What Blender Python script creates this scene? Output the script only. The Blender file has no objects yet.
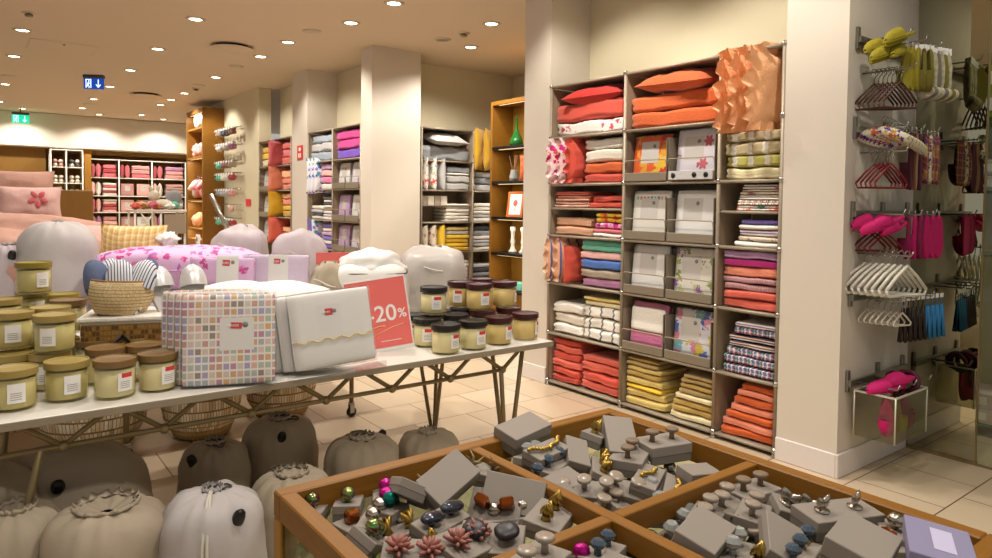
import bpy, math, random
from mathutils import Vector, Matrix, Euler, noise
PI = math.pi
SC = bpy.context.scene
COL = SC.collection
# ------------------------------------------------------------------ camera
F, PITCH, ROLL, YAW, CY, EYE = 689.09, 0.03477, 0.01218, 0.65277, 227.15, 1.5
fw = Vector((math.sin(YAW)*math.cos(PITCH), math.cos(YAW)*math.cos(PITCH), -math.sin(PITCH)))
_r = Vector((math.cos(YAW), -math.sin(YAW), 0)); _u = _r.cross(fw)
RR = _r*math.cos(ROLL)+_u*math.sin(ROLL); UU = -_r*math.sin(ROLL)+_u*math.cos(ROLL)
cam = bpy.data.objects.new('camera', bpy.data.cameras.new('camera')); COL.objects.link(cam)
m = Matrix((RR, UU, -fw)).transposed().to_4x4(); m.translation = Vector((0, 0, EYE)); cam.matrix_world = m
cam.data.sensor_width = 36; cam.data.lens = F*36/992; cam.data.shift_y = (CY-279)/992
cam.data.clip_start = 0.05; cam.data.clip_end = 100
SC.camera = cam
def at(axis, val, x, y):
    """point of the place seen at photo pixel x, y on the plane axis = val"""
    d = fw+RR*(x-496)/F-UU*(y-CY)/F; c = Vector((0, 0, EYE))
    return c+d*((val-c[axis])/d[axis])
# ------------------------------------------------------------------ world, exposure
W = bpy.data.worlds.new('world'); SC.world = W; W.use_nodes = True
W.node_tree.nodes['Background'].inputs[0].default_value = (1.0, 0.95, 0.89, 1)
W.node_tree.nodes['Background'].inputs[1].default_value = 0.5
SC.view_settings.view_transform = 'Standard'; SC.view_settings.look = 'None'
SC.view_settings.exposure = -0.15; SC.view_settings.gamma = 1.0; SC.view_settings.use_curve_mapping = False
LAMP_COL = (1.0, 0.94, 0.86)
LAMP_W = 95.0
SC.cycles.max_bounces = 7; SC.cycles.diffuse_bounces = 4; SC.cycles.glossy_bounces = 4
SC.cycles.transmission_bounces = 6; SC.cycles.transparent_max_bounces = 28
SC.cycles.caustics_reflective = False; SC.cycles.caustics_refractive = False
SC.cycles.sample_clamp_indirect = 4.0
CEIL = 3.35
# ------------------------------------------------------------------ materials
def lin(h):
    if isinstance(h, (tuple, list)): return (h[0], h[1], h[2], 1)
    h = h.lstrip('#'); o = []
    for i in (0, 2, 4):
        c = int(h[i:i+2], 16)/255; o.append(c/12.92 if c <= .04045 else ((c+.055)/1.055)**2.4)
    return (*o, 1)
MC = {}
def mat(key, col='#888888', r=.7, metal=0, alpha=1, trans=0, bump=0, bs=60, emit=0, pat=None, sheen=0, coat=0, ior=1.45):
    if key in MC: return MC[key]
    M = bpy.data.materials.new(key); M.use_nodes = True; MC[key] = M
    nt = M.node_tree; N = nt.nodes; L = nt.links; P = N['Principled BSDF']
    P.inputs['Base Color'].default_value = lin(col); P.inputs['Roughness'].default_value = r
    P.inputs['Metallic'].default_value = metal; P.inputs['Alpha'].default_value = alpha
    P.inputs['Transmission Weight'].default_value = trans; P.inputs['IOR'].default_value = ior
    P.inputs['Sheen Weight'].default_value = sheen; P.inputs['Coat Weight'].default_value = coat
    if emit:
        P.inputs['Emission Color'].default_value = lin(col); P.inputs['Emission Strength'].default_value = emit
    tc = N.new('ShaderNodeTexCoord')
    def math_(op, a, b=None):
        n = N.new('ShaderNodeMath'); n.operation = op
        for i, q in enumerate((a, b)):
            if q is None: continue
            if isinstance(q, (int, float)): n.inputs[i].default_value = q
            else: L.new(q, n.inputs[i])
        return n.outputs[0]
    def vm(op, a, b):
        n = N.new('ShaderNodeVectorMath'); n.operation = op; L.new(a, n.inputs[0])
        if isinstance(b, (int, float)):
            if op == 'SCALE': n.inputs['Scale'].default_value = b
            else: n.inputs[1].default_value = (b, b, b)
        elif b is not None: n.inputs[1].default_value = b
        return n.outputs[0]
    def ramp(fac, cols, const=True):
        n = N.new('ShaderNodeValToRGB'); n.color_ramp.interpolation = 'CONSTANT' if const else 'LINEAR'
        e = n.color_ramp.elements
        while len(e) < len(cols): e.new(1)
        for i, c in enumerate(cols):
            e[i].position = i/len(cols) if const else i/(len(cols)-1); e[i].color = lin(c)
        L.new(fac, n.inputs[0]); return n.outputs[0]
    def mix(fac, a, b):
        n = N.new('ShaderNodeMix'); n.data_type = 'RGBA'; L.new(fac, n.inputs[0])
        for i, q in ((6, a), (7, b)):
            if isinstance(q, str): n.inputs[i].default_value = lin(q)
            else: L.new(q, n.inputs[i])
        return n.outputs[2]
    if pat:
        k = pat[0]; out = None; co = tc.outputs['Object']
        if k == 'noise':       # (noise, col2, scale)
            n = N.new('ShaderNodeTexNoise'); n.inputs['Scale'].default_value = pat[2]; n.inputs['Detail'].default_value = 4
            L.new(co, n.inputs['Vector']); out = ramp(n.outputs[0], [col, col, pat[1], pat[1]], False)
        if k == 'stripes':     # (stripes, cols, per metre, axis)
            s = N.new('ShaderNodeSeparateXYZ'); L.new(co, s.inputs[0])
            out = ramp(math_('FRACT', math_('MULTIPLY', s.outputs[pat[3]], pat[2])), pat[1])
        if k == 'plaid':
            s = N.new('ShaderNodeSeparateXYZ'); L.new(co, s.inputs[0])
            a = ramp(math_('FRACT', math_('MULTIPLY', s.outputs[0], pat[2])), pat[1])
            yz = math_('ADD', s.outputs[1], s.outputs[2])
            b = ramp(math_('FRACT', math_('MULTIPLY', yz, pat[2])), pat[1][::-1])
            n = N.new('ShaderNodeMix'); n.data_type = 'RGBA'; n.inputs[0].default_value = .4
            L.new(a, n.inputs[6]); L.new(b, n.inputs[7]); out = n.outputs[2]
        if k == 'spots':       # (spots, cols, scale, size)
            v = N.new('ShaderNodeTexVoronoi'); v.inputs['Scale'].default_value = pat[2]
            nz = N.new('ShaderNodeTexNoise'); nz.inputs['Scale'].default_value = pat[2]*2.5; L.new(co, nz.inputs['Vector'])
            ad = N.new('ShaderNodeVectorMath'); ad.operation = 'ADD'; L.new(co, ad.inputs[0])
            L.new(vm('SCALE', vm('SUBTRACT', nz.outputs[1], .5), 1.1/pat[2]), ad.inputs[1]); L.new(ad.outputs[0], v.inputs['Vector'])
            s = N.new('ShaderNodeSeparateColor'); L.new(v.outputs['Color'], s.inputs[0])
            c = ramp(s.outputs[0], pat[1]); f = math_('LESS_THAN', v.outputs['Distance'], pat[3])
            out = mix(f, col, c)
        if k == 'squares':     # (squares, cols, per metre)
            q = vm('MULTIPLY', co, (pat[2], pat[3] if len(pat) > 3 else .01, pat[2]*.85)); fl = vm('FLOOR', q, None)
            wn = N.new('ShaderNodeTexWhiteNoise'); L.new(fl, wn.inputs['Vector']); c = ramp(wn.outputs[0], pat[1])
            s = N.new('ShaderNodeSeparateXYZ'); L.new(vm('FRACTION', q, None), s.inputs[0])
            f = math_('MULTIPLY', math_('GREATER_THAN', s.outputs[0], .2), math_('GREATER_THAN', s.outputs[2], .26))
            out = mix(f, col, c)
        if k == 'weave':       # uv dashes: (weave, col2, nu, nv)
            q = vm('MULTIPLY', tc.outputs['UV'], (pat[2], pat[3], 1)); b = N.new('ShaderNodeTexBrick')
            b.offset = .5; b.inputs['Scale'].default_value = 1; b.inputs['Mortar Size'].default_value = .09
            b.inputs['Brick Width'].default_value = 1; b.inputs['Row Height'].default_value = 1
            b.inputs['Color1'].default_value = lin(col); b.inputs['Color2'].default_value = lin(pat[1]); b.inputs['Mortar'].default_value = lin('#8f6f45')
            L.new(q, b.inputs['Vector']); out = b.outputs[0]
        if k == 'wood':
            q = vm('MULTIPLY', co, pat[2]); n = N.new('ShaderNodeTexNoise'); n.inputs['Scale'].default_value = 3; n.inputs['Detail'].default_value = 6
            L.new(q, n.inputs['Vector']); out = ramp(n.outputs[0], [col, pat[1], col], False)
        if k == 'tiles':
            b = N.new('ShaderNodeTexBrick'); b.offset = .5; L.new(co, b.inputs['Vector']); b.inputs['Scale'].default_value = 1
            b.inputs['Brick Width'].default_value = .43; b.inputs['Row Height'].default_value = .442; b.inputs['Mortar Size'].default_value = .0035
            b.inputs['Color1'].default_value = lin(col); b.inputs['Color2'].default_value = lin(pat[1]); b.inputs['Mortar'].default_value = lin('#5d4630')
            n = N.new('ShaderNodeTexNoise'); n.inputs['Scale'].default_value = 5; n.inputs['Detail'].default_value = 8; n.inputs['Roughness'].default_value = .7
            L.new(vm('MULTIPLY', co, (1, 3.5, 1)), n.inputs['Vector'])
            c = ramp(n.outputs[0], ['#8c7a60', '#ffffff', '#ffffff', '#d8c7ae'], False)
            mm = N.new('ShaderNodeMix'); mm.data_type = 'RGBA'; mm.blend_type = 'MULTIPLY'; mm.inputs[0].default_value = .55
            L.new(b.outputs[0], mm.inputs[6]); L.new(c, mm.inputs[7]); out = mm.outputs[2]
        if k == 'film':        # soap-film colours that follow the shape
            n = N.new('ShaderNodeTexNoise'); n.inputs['Scale'].default_value = pat[2]; n.inputs['Distortion'].default_value = 1.5
            L.new(co, n.inputs['Vector']); out = ramp(n.outputs[0], pat[1], False)
        if out is not None: L.new(out, P.inputs['Base Color'])
    if bump:
        n = N.new('ShaderNodeTexNoise'); n.inputs['Scale'].default_value = bs; n.inputs['Detail'].default_value = 3
        L.new(tc.outputs['Object'], n.inputs['Vector'])
        b = N.new('ShaderNodeBump'); b.inputs['Strength'].default_value = bump; b.inputs['Distance'].default_value = .01
        L.new(n.outputs[0], b.inputs['Height']); L.new(b.outputs[0], P.inputs['Normal'])
    return M
def film(key, k=.12, tint='#ffffff', rough=.05):
    """thin clear plastic or glass: mostly see-through with a gloss"""
    if key in MC: return MC[key]
    M = bpy.data.materials.new(key); M.use_nodes = True; MC[key] = M
    nt = M.node_tree; N = nt.nodes; L = nt.links
    N.remove(N['Principled BSDF']); o = N['Material Output']
    t = N.new('ShaderNodeBsdfTransparent'); t.inputs[0].default_value = lin(tint)
    g = N.new('ShaderNodeBsdfGlossy'); g.inputs['Roughness'].default_value = rough; g.inputs[0].default_value = (1, 1, 1, 1)
    f = N.new('ShaderNodeLayerWeight'); p = N.new('ShaderNodeMath'); p.operation = 'POWER'; p.inputs[1].default_value = 4; L.new(f.outputs['Facing'], p.inputs[0])
    a = N.new('ShaderNodeMath'); a.operation = 'MULTIPLY_ADD'; a.inputs[1].default_value = .45; a.inputs[2].default_value = k*.6; L.new(p.outputs[0], a.inputs[0])
    mx = N.new('ShaderNodeMixShader'); L.new(a.outputs[0], mx.inputs[0]); L.new(t.outputs[0], mx.inputs[1]); L.new(g.outputs[0], mx.inputs[2])
    L.new(mx.outputs[0], o.inputs[0]); return M
CLOTH = {
 'red': '#b8251c', 'coral red': '#cf4f3c', 'coral': '#da6450', 'orange': '#c2541e', 'bright orange': '#cf5e26', 'salmon': '#e58a6c', 'peach': '#f6b784',
 'white': '#ece7dc', 'off white': '#ddd5c4', 'cream': '#e6d9ac', 'yellow': '#e3bd2c', 'mustard': '#cfa020', 'pale yellow': '#d9c071', 'olive yellow': '#b99a50', 'khaki': '#a9905a',
 'turquoise': '#6fc2aa', 'pale pink': '#eab5ab', 'blue': '#4a70b8', 'grey beige': '#a3937f', 'mauve': '#b07a9c', 'lilac': '#c9a4cf', 'purple': '#6b3bb0', 'magenta': '#c22a80',
 'pink': '#e27fa8', 'dusty pink': '#cf9590', 'rose': '#d46a72', 'dark rose': '#a9444a', 'light grey': '#b9b7b5', 'grey': '#8e9093', 'blue grey': '#9aa6b0', 'violet': '#7a68b8', 'brown': '#8a5a3c', 'charcoal': '#45474c', 'dusty brown': '#9a7468'}
for k_, c_ in CLOTH.items(): mat(k_, c_, .85, bump=.5, bs=90, sheen=.2)
def cl(k): return MC[k]
mat('smooth white', '#ece9e4', .6, bump=.15, bs=12)
mat('coral white stripe', pat=('stripes', ['#d2694f', '#e6c9b0', '#b8543f', '#e9d8c4'], 22, 0), r=.85)
mat('beige pink stripe', pat=('stripes', ['#cf9a78', '#e0b894', '#b86a58', '#dcb890'], 40, 0), r=.85)
mat('white and purple stripe', pat=('stripes', ['#eee8e2', '#eee8e2', '#8b6fae', '#eee8e2', '#c9a0c8'], 26, 2), r=.85)
mat('multicolour stripe', pat=('stripes', ['#efe8dd', '#d0506a', '#efe8dd', '#4a70b8', '#e9d36a', '#efe8dd'], 24, 0), r=.85)
mat('mauve stripe', pat=('stripes', ['#a06070', '#cfa0a0', '#8a4f68', '#d8b6a8'], 60, 0), r=.85)
mat('blue plaid', '#333355', pat=('plaid', ['#27325c', '#e9e2da', '#7a3a7a', '#3e7a9a', '#e9e2da', '#a8325c', '#2c3560', '#7fae9a'], 12), r=.85)
mat('grey stripe', pat=('stripes', ['#3f3e50', '#d8d0c8', '#6a5a70', '#cfa88a', '#3f3e50'], 26, 2), r=.85)
mat('yellow and red print', '#e6c33c', pat=('spots', ['#c9342a', '#e8822a', '#f2e2b0'], 22, .45), r=.85)
mat('magenta print', '#e8a0c4', pat=('spots', ['#a01a74', '#d43c8e', '#f2d2e0'], 26, .5), r=.85)
mat('white with pink flowers', '#ece6de', pat=('spots', ['#d05060', '#ece6de', '#ece6de', '#c96a70'], 13, .33), r=.85, bump=.3)
mat('pink print', '#f2d6d4', pat=('spots', ['#d0306a', '#e8604c', '#f5e6e0', '#c92a8a'], 22, .5), r=.85, bump=.3)
mat('white with grey bands', pat=('stripes', ['#ece7dc', '#ece7dc', '#ece7dc', '#ece7dc', '#ece7dc', '#ece7dc', '#ece7dc', '#6a6a70'], 8, 0), r=.85)
mat('cream with white dots', '#b8a878', pat=('stripes', ['#bfae86', '#bfae86', '#e9e4d4'], 9, 0), r=.85, bump=.3)
mat('lime with white dots', '#b8b060', pat=('stripes', ['#b9b160', '#b9b160', '#e9e4d4'], 9, 0), r=.85, bump=.3)
mat('peach and blue stripe', pat=('stripes', ['#e8b08a', '#e8c4a0', '#e8b08a', '#5a6a9c', '#e0a080', '#e8c4a0'], 11, 0), r=.85)
mat('white with leaves', '#e6e2da', pat=('spots', ['#e07a5a', '#5aa08a', '#e6e2da', '#c8504a'], 14, .42), r=.85)
mat('blue flower print', '#e0e0e6', pat=('spots', ['#5a62b8', '#8a78c8', '#4a9ab0', '#e0e0e6'], 18, .5), r=.85)
mat('beige with brown flowers', '#d8ccb8', pat=('spots', ['#8a5a58', '#d8ccb8', '#b08a78'], 16, .4), r=.85)
mat('floral lilac', '#dcb2da', pat=('spots', ['#c8408c', '#dcb2da', '#b060a8', '#e070a8'], 19, .42), r=.6, bump=.4, bs=12)
mat('orange flower print', '#e8a23a', pat=('spots', ['#d83a24', '#e8622a', '#f0c23a', '#c82a3a'], 9, .7), r=.6)
mat('green leaf print', '#e6e0d2', pat=('spots', ['#8a9a4a', '#c8cc90', '#9a6aa8', '#b8c07a'], 15, .42), r=.6)
mat('blue blossom print', '#dfe0e4', pat=('spots', ['#5a74c0', '#d88aa0', '#7ab0b8', '#d8c04a', '#4a62b0'], 12, .55), r=.6)
mat('bunting print', '#e9e4d8', r=.6, bump=.2)
mat('pink grey blossom', '#e2dce2', pat=('spots', ['#c05a80', '#e2dce2', '#e2dce2'], 12, .3), r=.6)
mat('squares print', '#f1ede6', pat=('squares', ['#d0a090', '#b4b8be', '#dcae78', '#c890a4', '#b0a4c8', '#b8c4b0', '#e0cabc', '#9c8c7c', '#d8d0c2', '#e4b4a4'], 38), r=.5)
mat('gold lattice', '#c99a52', pat=('plaid', ['#ead6a6', '#d9b878', '#c9a055'], 26), r=.7, bump=.3)
mat('wall', '#cbc0a2', .8, bump=.05, bs=30)
mat('pillar paint', '#cdc3b4', .75, bump=.04, bs=30)
mat('ceiling paint', '#cbbaa2', .9)
mat('skirting', '#d8d0ca', .5)
mat('floor tile', '#c6b297', .28, pat=('tiles', '#b8a489'))
mat('oak', '#9c6c20', .45, pat=('wood', '#835617', (30, 1.2, 30)))
mat('oak across', '#9c6c20', .45, pat=('wood', '#835617', (1.2, 30, 30)))
mat('oak light', '#c39336', .5, pat=('wood', '#9c7026', (20, 20, 1)))
mat('oak dark', '#8f6626', .6, pat=('wood', '#805a20', (20, 20, 1)))
mat('taupe metal', '#9a8d7a', .45, .2); mat('chrome', '#b8b4ac', .22, 1); mat('taupe panel', '#a08c74', .55)
mat('bin metal', '#857a68', .5, .2); mat('white metal', '#e6dfd2', .4); mat('bronze metal', '#83724e', .45, .4)
mat('black plastic', '#0c0b0c', .35); mat('table white', '#d9d5cc', .3); mat('table edge', '#8c806c', .5)
mat('wax', '#e6dab4', .5, bump=.02); mat('olive wax', '#cfc18c', .5); mat('tan wax', '#d8bd85', .5)
mat('lid black', '#17110f', .4, bump=.1); mat('lid plum', '#3a1014', .4, bump=.1); mat('lid olive', '#857520', .45, bump=.1); mat('lid tan', '#8f7838', .5, bump=.1)
mat('lid brown', '#785c34', .4, bump=.1); mat('lid khaki', '#9a8548', .45, bump=.1)
mat('paper', '#e9e6e2', .7); mat('card stock', '#d2ccc4', .7); mat('label red', '#cf3a38', .6); mat('sign red', '#e06c66', .6); mat('sticker', '#8a8a80', .6)
mat('sack', '#a39682', .75, bump=.35, bs=14); mat('sack white', '#b3adab', .6, bump=.4, bs=10); mat('sack lilac', '#b8adb0', .65, bump=.4, bs=10)
mat('bag white', '#e2dfda', .5, bump=.3, bs=8); mat('bag grey', '#b3aca6', .35, bump=.4, bs=8); mat('cord', '#4b443a', .7); mat('cord light', '#c8c2b6', .6)
mat('straw', '#d6bc8c', .8, pat=('weave', '#e6d2a6', 150, 34), bump=.5, bs=80); mat('basket weave', '#c7ab78', .85, pat=('weave', '#f0e7d0', 84, 15), bump=.6, bs=60)
mat('basket base', '#b3945c', .85, pat=('weave', '#a5854c', 46, 6), bump=.6, bs=60)
mat('mirror', '#b0ae96', .02, 1); film('glass', .06, '#eef3ea'); film('plastic film', .07, '#f7f7f7', .18); film('jar glass', .05, '#f3f2e4')
mat('grey card', '#7a7167', .7); mat('grey card light', '#8e857b', .7); mat('stone knob', '#7d6a54', .5, bump=.3); mat('gold', '#b09248', .35, 1, bump=.2); mat('silver', '#b8b0a6', .2, 1)
mat('iridescent', pat=('film', ['#9a9030', '#2a7a5a', '#2a9a80', '#8a9a30', '#8a3a7a', '#4a4a9a', '#2a9a80', '#b09a30'], 45), r=.12, metal=.9)
mat('magenta glass', '#b0107a', .08, .6); mat('teal glass', '#107a70', .08, .6); mat('navy glass', '#151a2c', .08, .2, coat=1); mat('amber glass', '#8a4206', .1, .6, coat=.6)
mat('coral pink', '#9a6258', .5); mat('dark slate', '#231f22', .4); mat('clear crystal', '#d8dcd8', .06, trans=.6, ior=1.5); mat('blue crystal', '#5a6c7c', .06, trans=.4)
mat('pearl', '#988b7c', .25, coat=.5)
mat('lamp glow', '#fff2d8', emit=14); mat('lamp off', '#8a7a64', .4, .3); mat('lamp ring', '#b8aa94', .4, .4)
mat('dark slot', '#1d1610', .8); mat('sign blue', '#0d3fa0', .4, emit=1.0); mat('sign green', '#12b890', .4, emit=1.6); mat('sign white', '#dff4ff', .4, emit=1.6); mat('sign housing', '#4a4038', .6)
# ------------------------------------------------------------------ mesh builder
class B:
    def __init__(s): s.v = []; s.f = []; s.mi = []; s.sm = []; s.uv = []
    def add(s, V, Fc, mi=0, sm=True, M=None, uv=None):
        b = len(s.v)
        s.v += [tuple(M @ Vector(p)) if M else tuple(p) for p in V]
        for k, f in enumerate(Fc):
            s.f.append([b+i for i in f]); s.mi.append(mi); s.sm.append(sm)
            s.uv.append(uv[k] if uv else None)
        return s
    def box(s, x0, y0, z0, x1, y1, z1, c=0.0, mi=0, M=None):
        if c <= 0:
            V = [(x, y, z) for x in (x0, x1) for y in (y0, y1) for z in (z0, z1)]
            Fc = [(0, 1, 3, 2), (4, 6, 7, 5), (0, 4, 5, 1), (2, 3, 7, 6), (0, 2, 6, 4), (1, 5, 7, 3)]
            return s.add(V, Fc, mi, False, M)
        V = []; X = (x0, x1); Y = (y0, y1); Z = (z0, z1); idx = {}
        for i in (0, 1):
            for j in (0, 1):
                for k in (0, 1):
                    sx, sy, sz = (c, -c)[i], (c, -c)[j], (c, -c)[k]
                    idx[i, j, k, 0] = len(V); V.append((X[i], Y[j]+sy, Z[k]+sz))
                    idx[i, j, k, 1] = len(V); V.append((X[i]+sx, Y[j], Z[k]+sz))
                    idx[i, j, k, 2] = len(V); V.append((X[i]+sx, Y[j]+sy, Z[k]))
        Fc = []
        for a in range(3):
            o = [q for q in range(3) if q != a]
            for e in (0, 1):
                q = []
                for p in ((0, 0), (0, 1), (1, 1), (1, 0)):
                    t = [0, 0, 0]; t[a] = e; t[o[0]], t[o[1]] = p; q.append(idx[(*t, a)])
                Fc.append(q if (e == 0) == (a != 1) else q[::-1])
            for p in (0, 1):
                for r in (0, 1):
                    t0 = [0, 0, 0]; t1 = [0, 0, 0]; t0[a] = 0; t1[a] = 1
                    t0[o[0]] = t1[o[0]] = p; t0[o[1]] = t1[o[1]] = r
                    q = [idx[(*t0, o[0])], idx[(*t1, o[0])], idx[(*t1, o[1])], idx[(*t0, o[1])]]; Fc.append(q)
        for i in (0, 1):
            for j in (0, 1):
                for k in (0, 1): Fc.append([idx[i, j, k, 0], idx[i, j, k, 1], idx[i, j, k, 2]])
        return s.add(V, Fc, mi, False, M)
    def grid(s, fn, nu, nv, cu=False, cv=False, mi=0, sm=True, M=None, flip=False):
        V = [fn(i/(nu if cu else nu-1), j/(nv if cv else nv-1)) for i in range(nu) for j in range(nv)]
        Fc = []; uv = []
        for i in range(nu if cu else nu-1):
            for j in range(nv if cv else nv-1):
                a, b2, c, d = i*nv+j, ((i+1) % nu)*nv+j, ((i+1) % nu)*nv+(j+1) % nv, i*nv+(j+1) % nv
                Fc.append((a, d, c, b2) if flip else (a, b2, c, d))
                u0, u1, v0, v1 = i/nu, (i+1)/nu, j/nv, (j+1)/nv
                uv.append(((u0, v0), (u0, v1), (u1, v1), (u1, v0)) if flip else ((u0, v0), (u1, v0), (u1, v1), (u0, v1)))
        return s.add(V, Fc, mi, sm, M, uv)
    def tube(s, pts, r, n=8, closed=False, mi=0, M=None):
        P = [Vector(p) for p in pts]; R = r if isinstance(r, (list, tuple)) else [r]*len(P); rings = []; up = None
        for i, p in enumerate(P):
            a = P[i-1] if (i or closed) else p; b = P[(i+1) % len(P)] if (i < len(P)-1 or closed) else p
            t = (b-a).normalized()
            if up is None: up = Vector((0, 0, 1)) if abs(t.z) < .9 else Vector((1, 0, 0))
            x = up.cross(t)
            if x.length < 1e-4: x = Vector((1, 0, 0)).cross(t)
            x.normalize(); y = t.cross(x); up = y
            rings.append([p+(x*math.cos(q*2*PI/n)+y*math.sin(q*2*PI/n))*R[i] for q in range(n)])
        V = [q for g in rings for q in g]; Fc = []; m_ = len(P)
        for i in range(m_ if closed else m_-1):
            for q in range(n): Fc.append((i*n+q, i*n+(q+1) % n, ((i+1) % m_)*n+(q+1) % n, ((i+1) % m_)*n+q))
        if not closed: Fc += [tuple(range(n))[::-1], tuple((m_-1)*n+q for q in range(n))]
        return s.add(V, Fc, mi, n > 4, M)
    def lathe(s, prof, n=24, mi=0, M=None, fold=None, sm=True):
        np_ = len(prof)
        def fn(u, v):
            r, z = prof[min(np_-1, round(v*(np_-1)))]; a = u*2*PI
            k = fold(a, z, r) if fold else 1
            return (r*k*math.cos(a), r*k*math.sin(a), z)
        return s.grid(fn, n, np_, cu=True, mi=mi, M=M, sm=sm)
    def lump(s, sx, sy, sz, ex=2.0, n=24, m_=14, M=None, mi=0, wob=0, seed=0, wf=4.0):
        def sg(c, e): return math.copysign(abs(c)**(2/e), c)
        def fn(u, v):
            a = u*2*PI; b = (v-.5)*PI
            p = Vector((sg(math.cos(b), ex)*sg(math.cos(a), ex)*sx, sg(math.cos(b), ex)*sg(math.sin(a), ex)*sy, sg(math.sin(b), ex)*sz))
            if wob: p *= 1+wob*noise.noise(Vector((p.x*wf/sx, p.y*wf/sy, p.z*wf/sz))*.5+Vector((seed*7.1, seed, 0)))
            return tuple(p)
        return s.grid(fn, n, m_, cu=True, mi=mi, M=M)
    def slab(s, w, d, t, seed=0, mi=0, M=None, soft=1.0, nx=9):
        """one folded layer of cloth: lies on z = 0, front at y = -d/2, round fold at the front"""
        S = 22
        def fn(u, v):
            e = abs(2*u-1); k = 1 if e < .999 else .0
            x = (u-.5)*w if not k else math.copysign(min(abs(u-.5)*(nx+1)/(nx-1), .488), u-.5)*w
            a = v*2*PI; ca, sa = math.cos(a), math.sin(a)
            y = math.copysign(abs(ca)**.35, ca)*d/2*(1-.04*e**6); z = math.copysign(abs(sa)**.62, sa)*t/2*(1-.18*e**8)
            if not k: y *= .975; z *= .78
            if y < 0 and t > .04: y += .016*soft**.3*math.exp(-(z/(.13*t))**2)*min(1, t/.08)
            q = noise.noise(Vector((x*9+seed*3.3, y*7, seed*1.7+z*8)))
            y += q*.012*soft; z += noise.noise(Vector((x*7+seed, y*9+seed*2, 4)))*t*.16*soft
            x2 = x+noise.noise(Vector((y*9, seed*2.1, z*20)))*.012*soft
            return (x2, y, min(t*.99, max(.0008, z+t/2)))
        s.grid(fn, nx+2, S, cv=True, mi=mi, M=M, flip=True)
        b = len(s.v)-(nx+2)*S
        for i, f in ((0, 1), (nx+1, 0)):
            q = [b+i*S+j for j in range(S)]; s.f.append(q if f else q[::-1]); s.mi.append(mi); s.sm.append(False); s.uv.append(None)
        return s
    def pillow(s, w, h, t, seed=0, mi=0, M=None, ruffle=0, n=15, wr=1.0):
        """pillow lying in the xy plane, centred on the origin"""
        def side(sg):
            def fn(u, v):
                a, b = 2*u-1, 2*v-1
                x = a*w/2*(1-.07*(1-b*b)*abs(a)); y = b*h/2*(1-.07*(1-a*a)*abs(b))
                k = max(0, (1-abs(a)**3.0)*(1-abs(b)**3.0))**.55
                z = sg*t/2*k*(1+wr*.3*noise.noise(Vector((x*9+seed, y*9, seed*3.1))))+wr*.012*noise.noise(Vector((x*22, y*22, seed)))*k
                return (x, y, z)
            return fn
        s.grid(side(1), n, n, mi=mi, M=M); s.grid(side(-1), n, n, mi=mi, M=M, flip=True)
        return s
    def frill(s, w, h, band, amp, waves, seed=0, mi=0, M=None):
        """gathered strip around a pillow edge in the xy plane, with thickness"""
        per = 2*(w+h)
        def edge(u):
            q = u*per
            for a, b, L_ in (((-w/2, -h/2), (w/2, -h/2), w), ((w/2, -h/2), (w/2, h/2), h), ((w/2, h/2), (-w/2, h/2), w), ((-w/2, h/2), (-w/2, -h/2), h)):
                if q <= L_+1e-9: return Vector((a[0]+(b[0]-a[0])*q/L_, a[1]+(b[1]-a[1])*q/L_, 0))
                q -= L_
            return Vector((-w/2, -h/2, 0))
        for off, fl in ((.0015, False), (-.0015, True)):
            def fn(u, v):
                p = edge(u); o = p.normalized(); ph = u*waves*2*PI+seed
                z = amp*v*(math.sin(ph)+.5*math.sin(ph*1.7+seed))
                p = p*.95+o*band*v*(1+.15*math.sin(ph*.63)); return (p.x, p.y, z+off)
            s.grid(fn, waves*10, 4, cu=True, mi=mi, M=M, flip=fl)
        return s
    def mesh(s, name):
        me = bpy.data.meshes.new(name); me.from_pydata(s.v, [], s.f)
        me.polygons.foreach_set('material_index', s.mi); me.polygons.foreach_set('use_smooth', s.sm)
        if any(u for u in s.uv):
            L_ = me.uv_layers.new(name='UVMap'); k = 0
            for f, u in zip(s.f, s.uv):
                for j in range(len(f)):
                    L_.data[k].uv = u[j] if u else (0, 0); k += 1
        me.update(); return me
def TR(x=0, y=0, z=0, rx=0, ry=0, rz=0, s=None):
    M = Matrix.Translation((x, y, z)) @ Euler((rx, ry, rz)).to_matrix().to_4x4()
    if s: M = M @ Matrix.Diagonal((*s, 1)) if isinstance(s, tuple) else M @ Matrix.Scale(s, 4)
    return M
I4 = Matrix.Identity(4)
def tag(o, label, cat, group=None, kind=None):
    if label: o['label'] = label
    if cat: o['category'] = cat
    if group: o['group'] = group
    if kind: o['kind'] = kind
    return o
def thing(name, label, cat, M=I4, group=None):
    o = bpy.data.objects.new(name, None); COL.objects.link(o); o.empty_display_size = .05; o.matrix_world = M
    return tag(o, label, cat, group)
def part(name, b, mats, parent=None, M=None, label=None):
    me = b if isinstance(b, bpy.types.Mesh) else b.mesh(name)
    o = bpy.data.objects.new(name, me); COL.objects.link(o)
    if not me.materials:
        for q in (mats if isinstance(mats, (list, tuple)) else [mats]): me.materials.append(MC[q] if isinstance(q, str) else q)
    if parent is not None: o.parent = parent
    if M is not None: o.matrix_local = M
    if label: o['label'] = label
    return o
def solo(name, b, mats, label, cat, M=I4, group=None, kind=None):
    o = part(name, b, mats); o.matrix_world = M; return tag(o, label, cat, group, kind)
def struct(name, b, mats, parent=None):
    o = part(name, b, mats, parent)
    if parent is None: o['kind'] = 'structure'
    return o
def dup(root, M, label=None, group=None):
    r = root.copy(); COL.objects.link(r); r.matrix_world = M
    if label: r['label'] = label
    if group: r['group'] = group
    for ch in list(root.children):
        c = ch.copy(); COL.objects.link(c); c.parent = r
        for g in list(ch.children):
            d = g.copy(); COL.objects.link(d); d.parent = c
    return r
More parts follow.
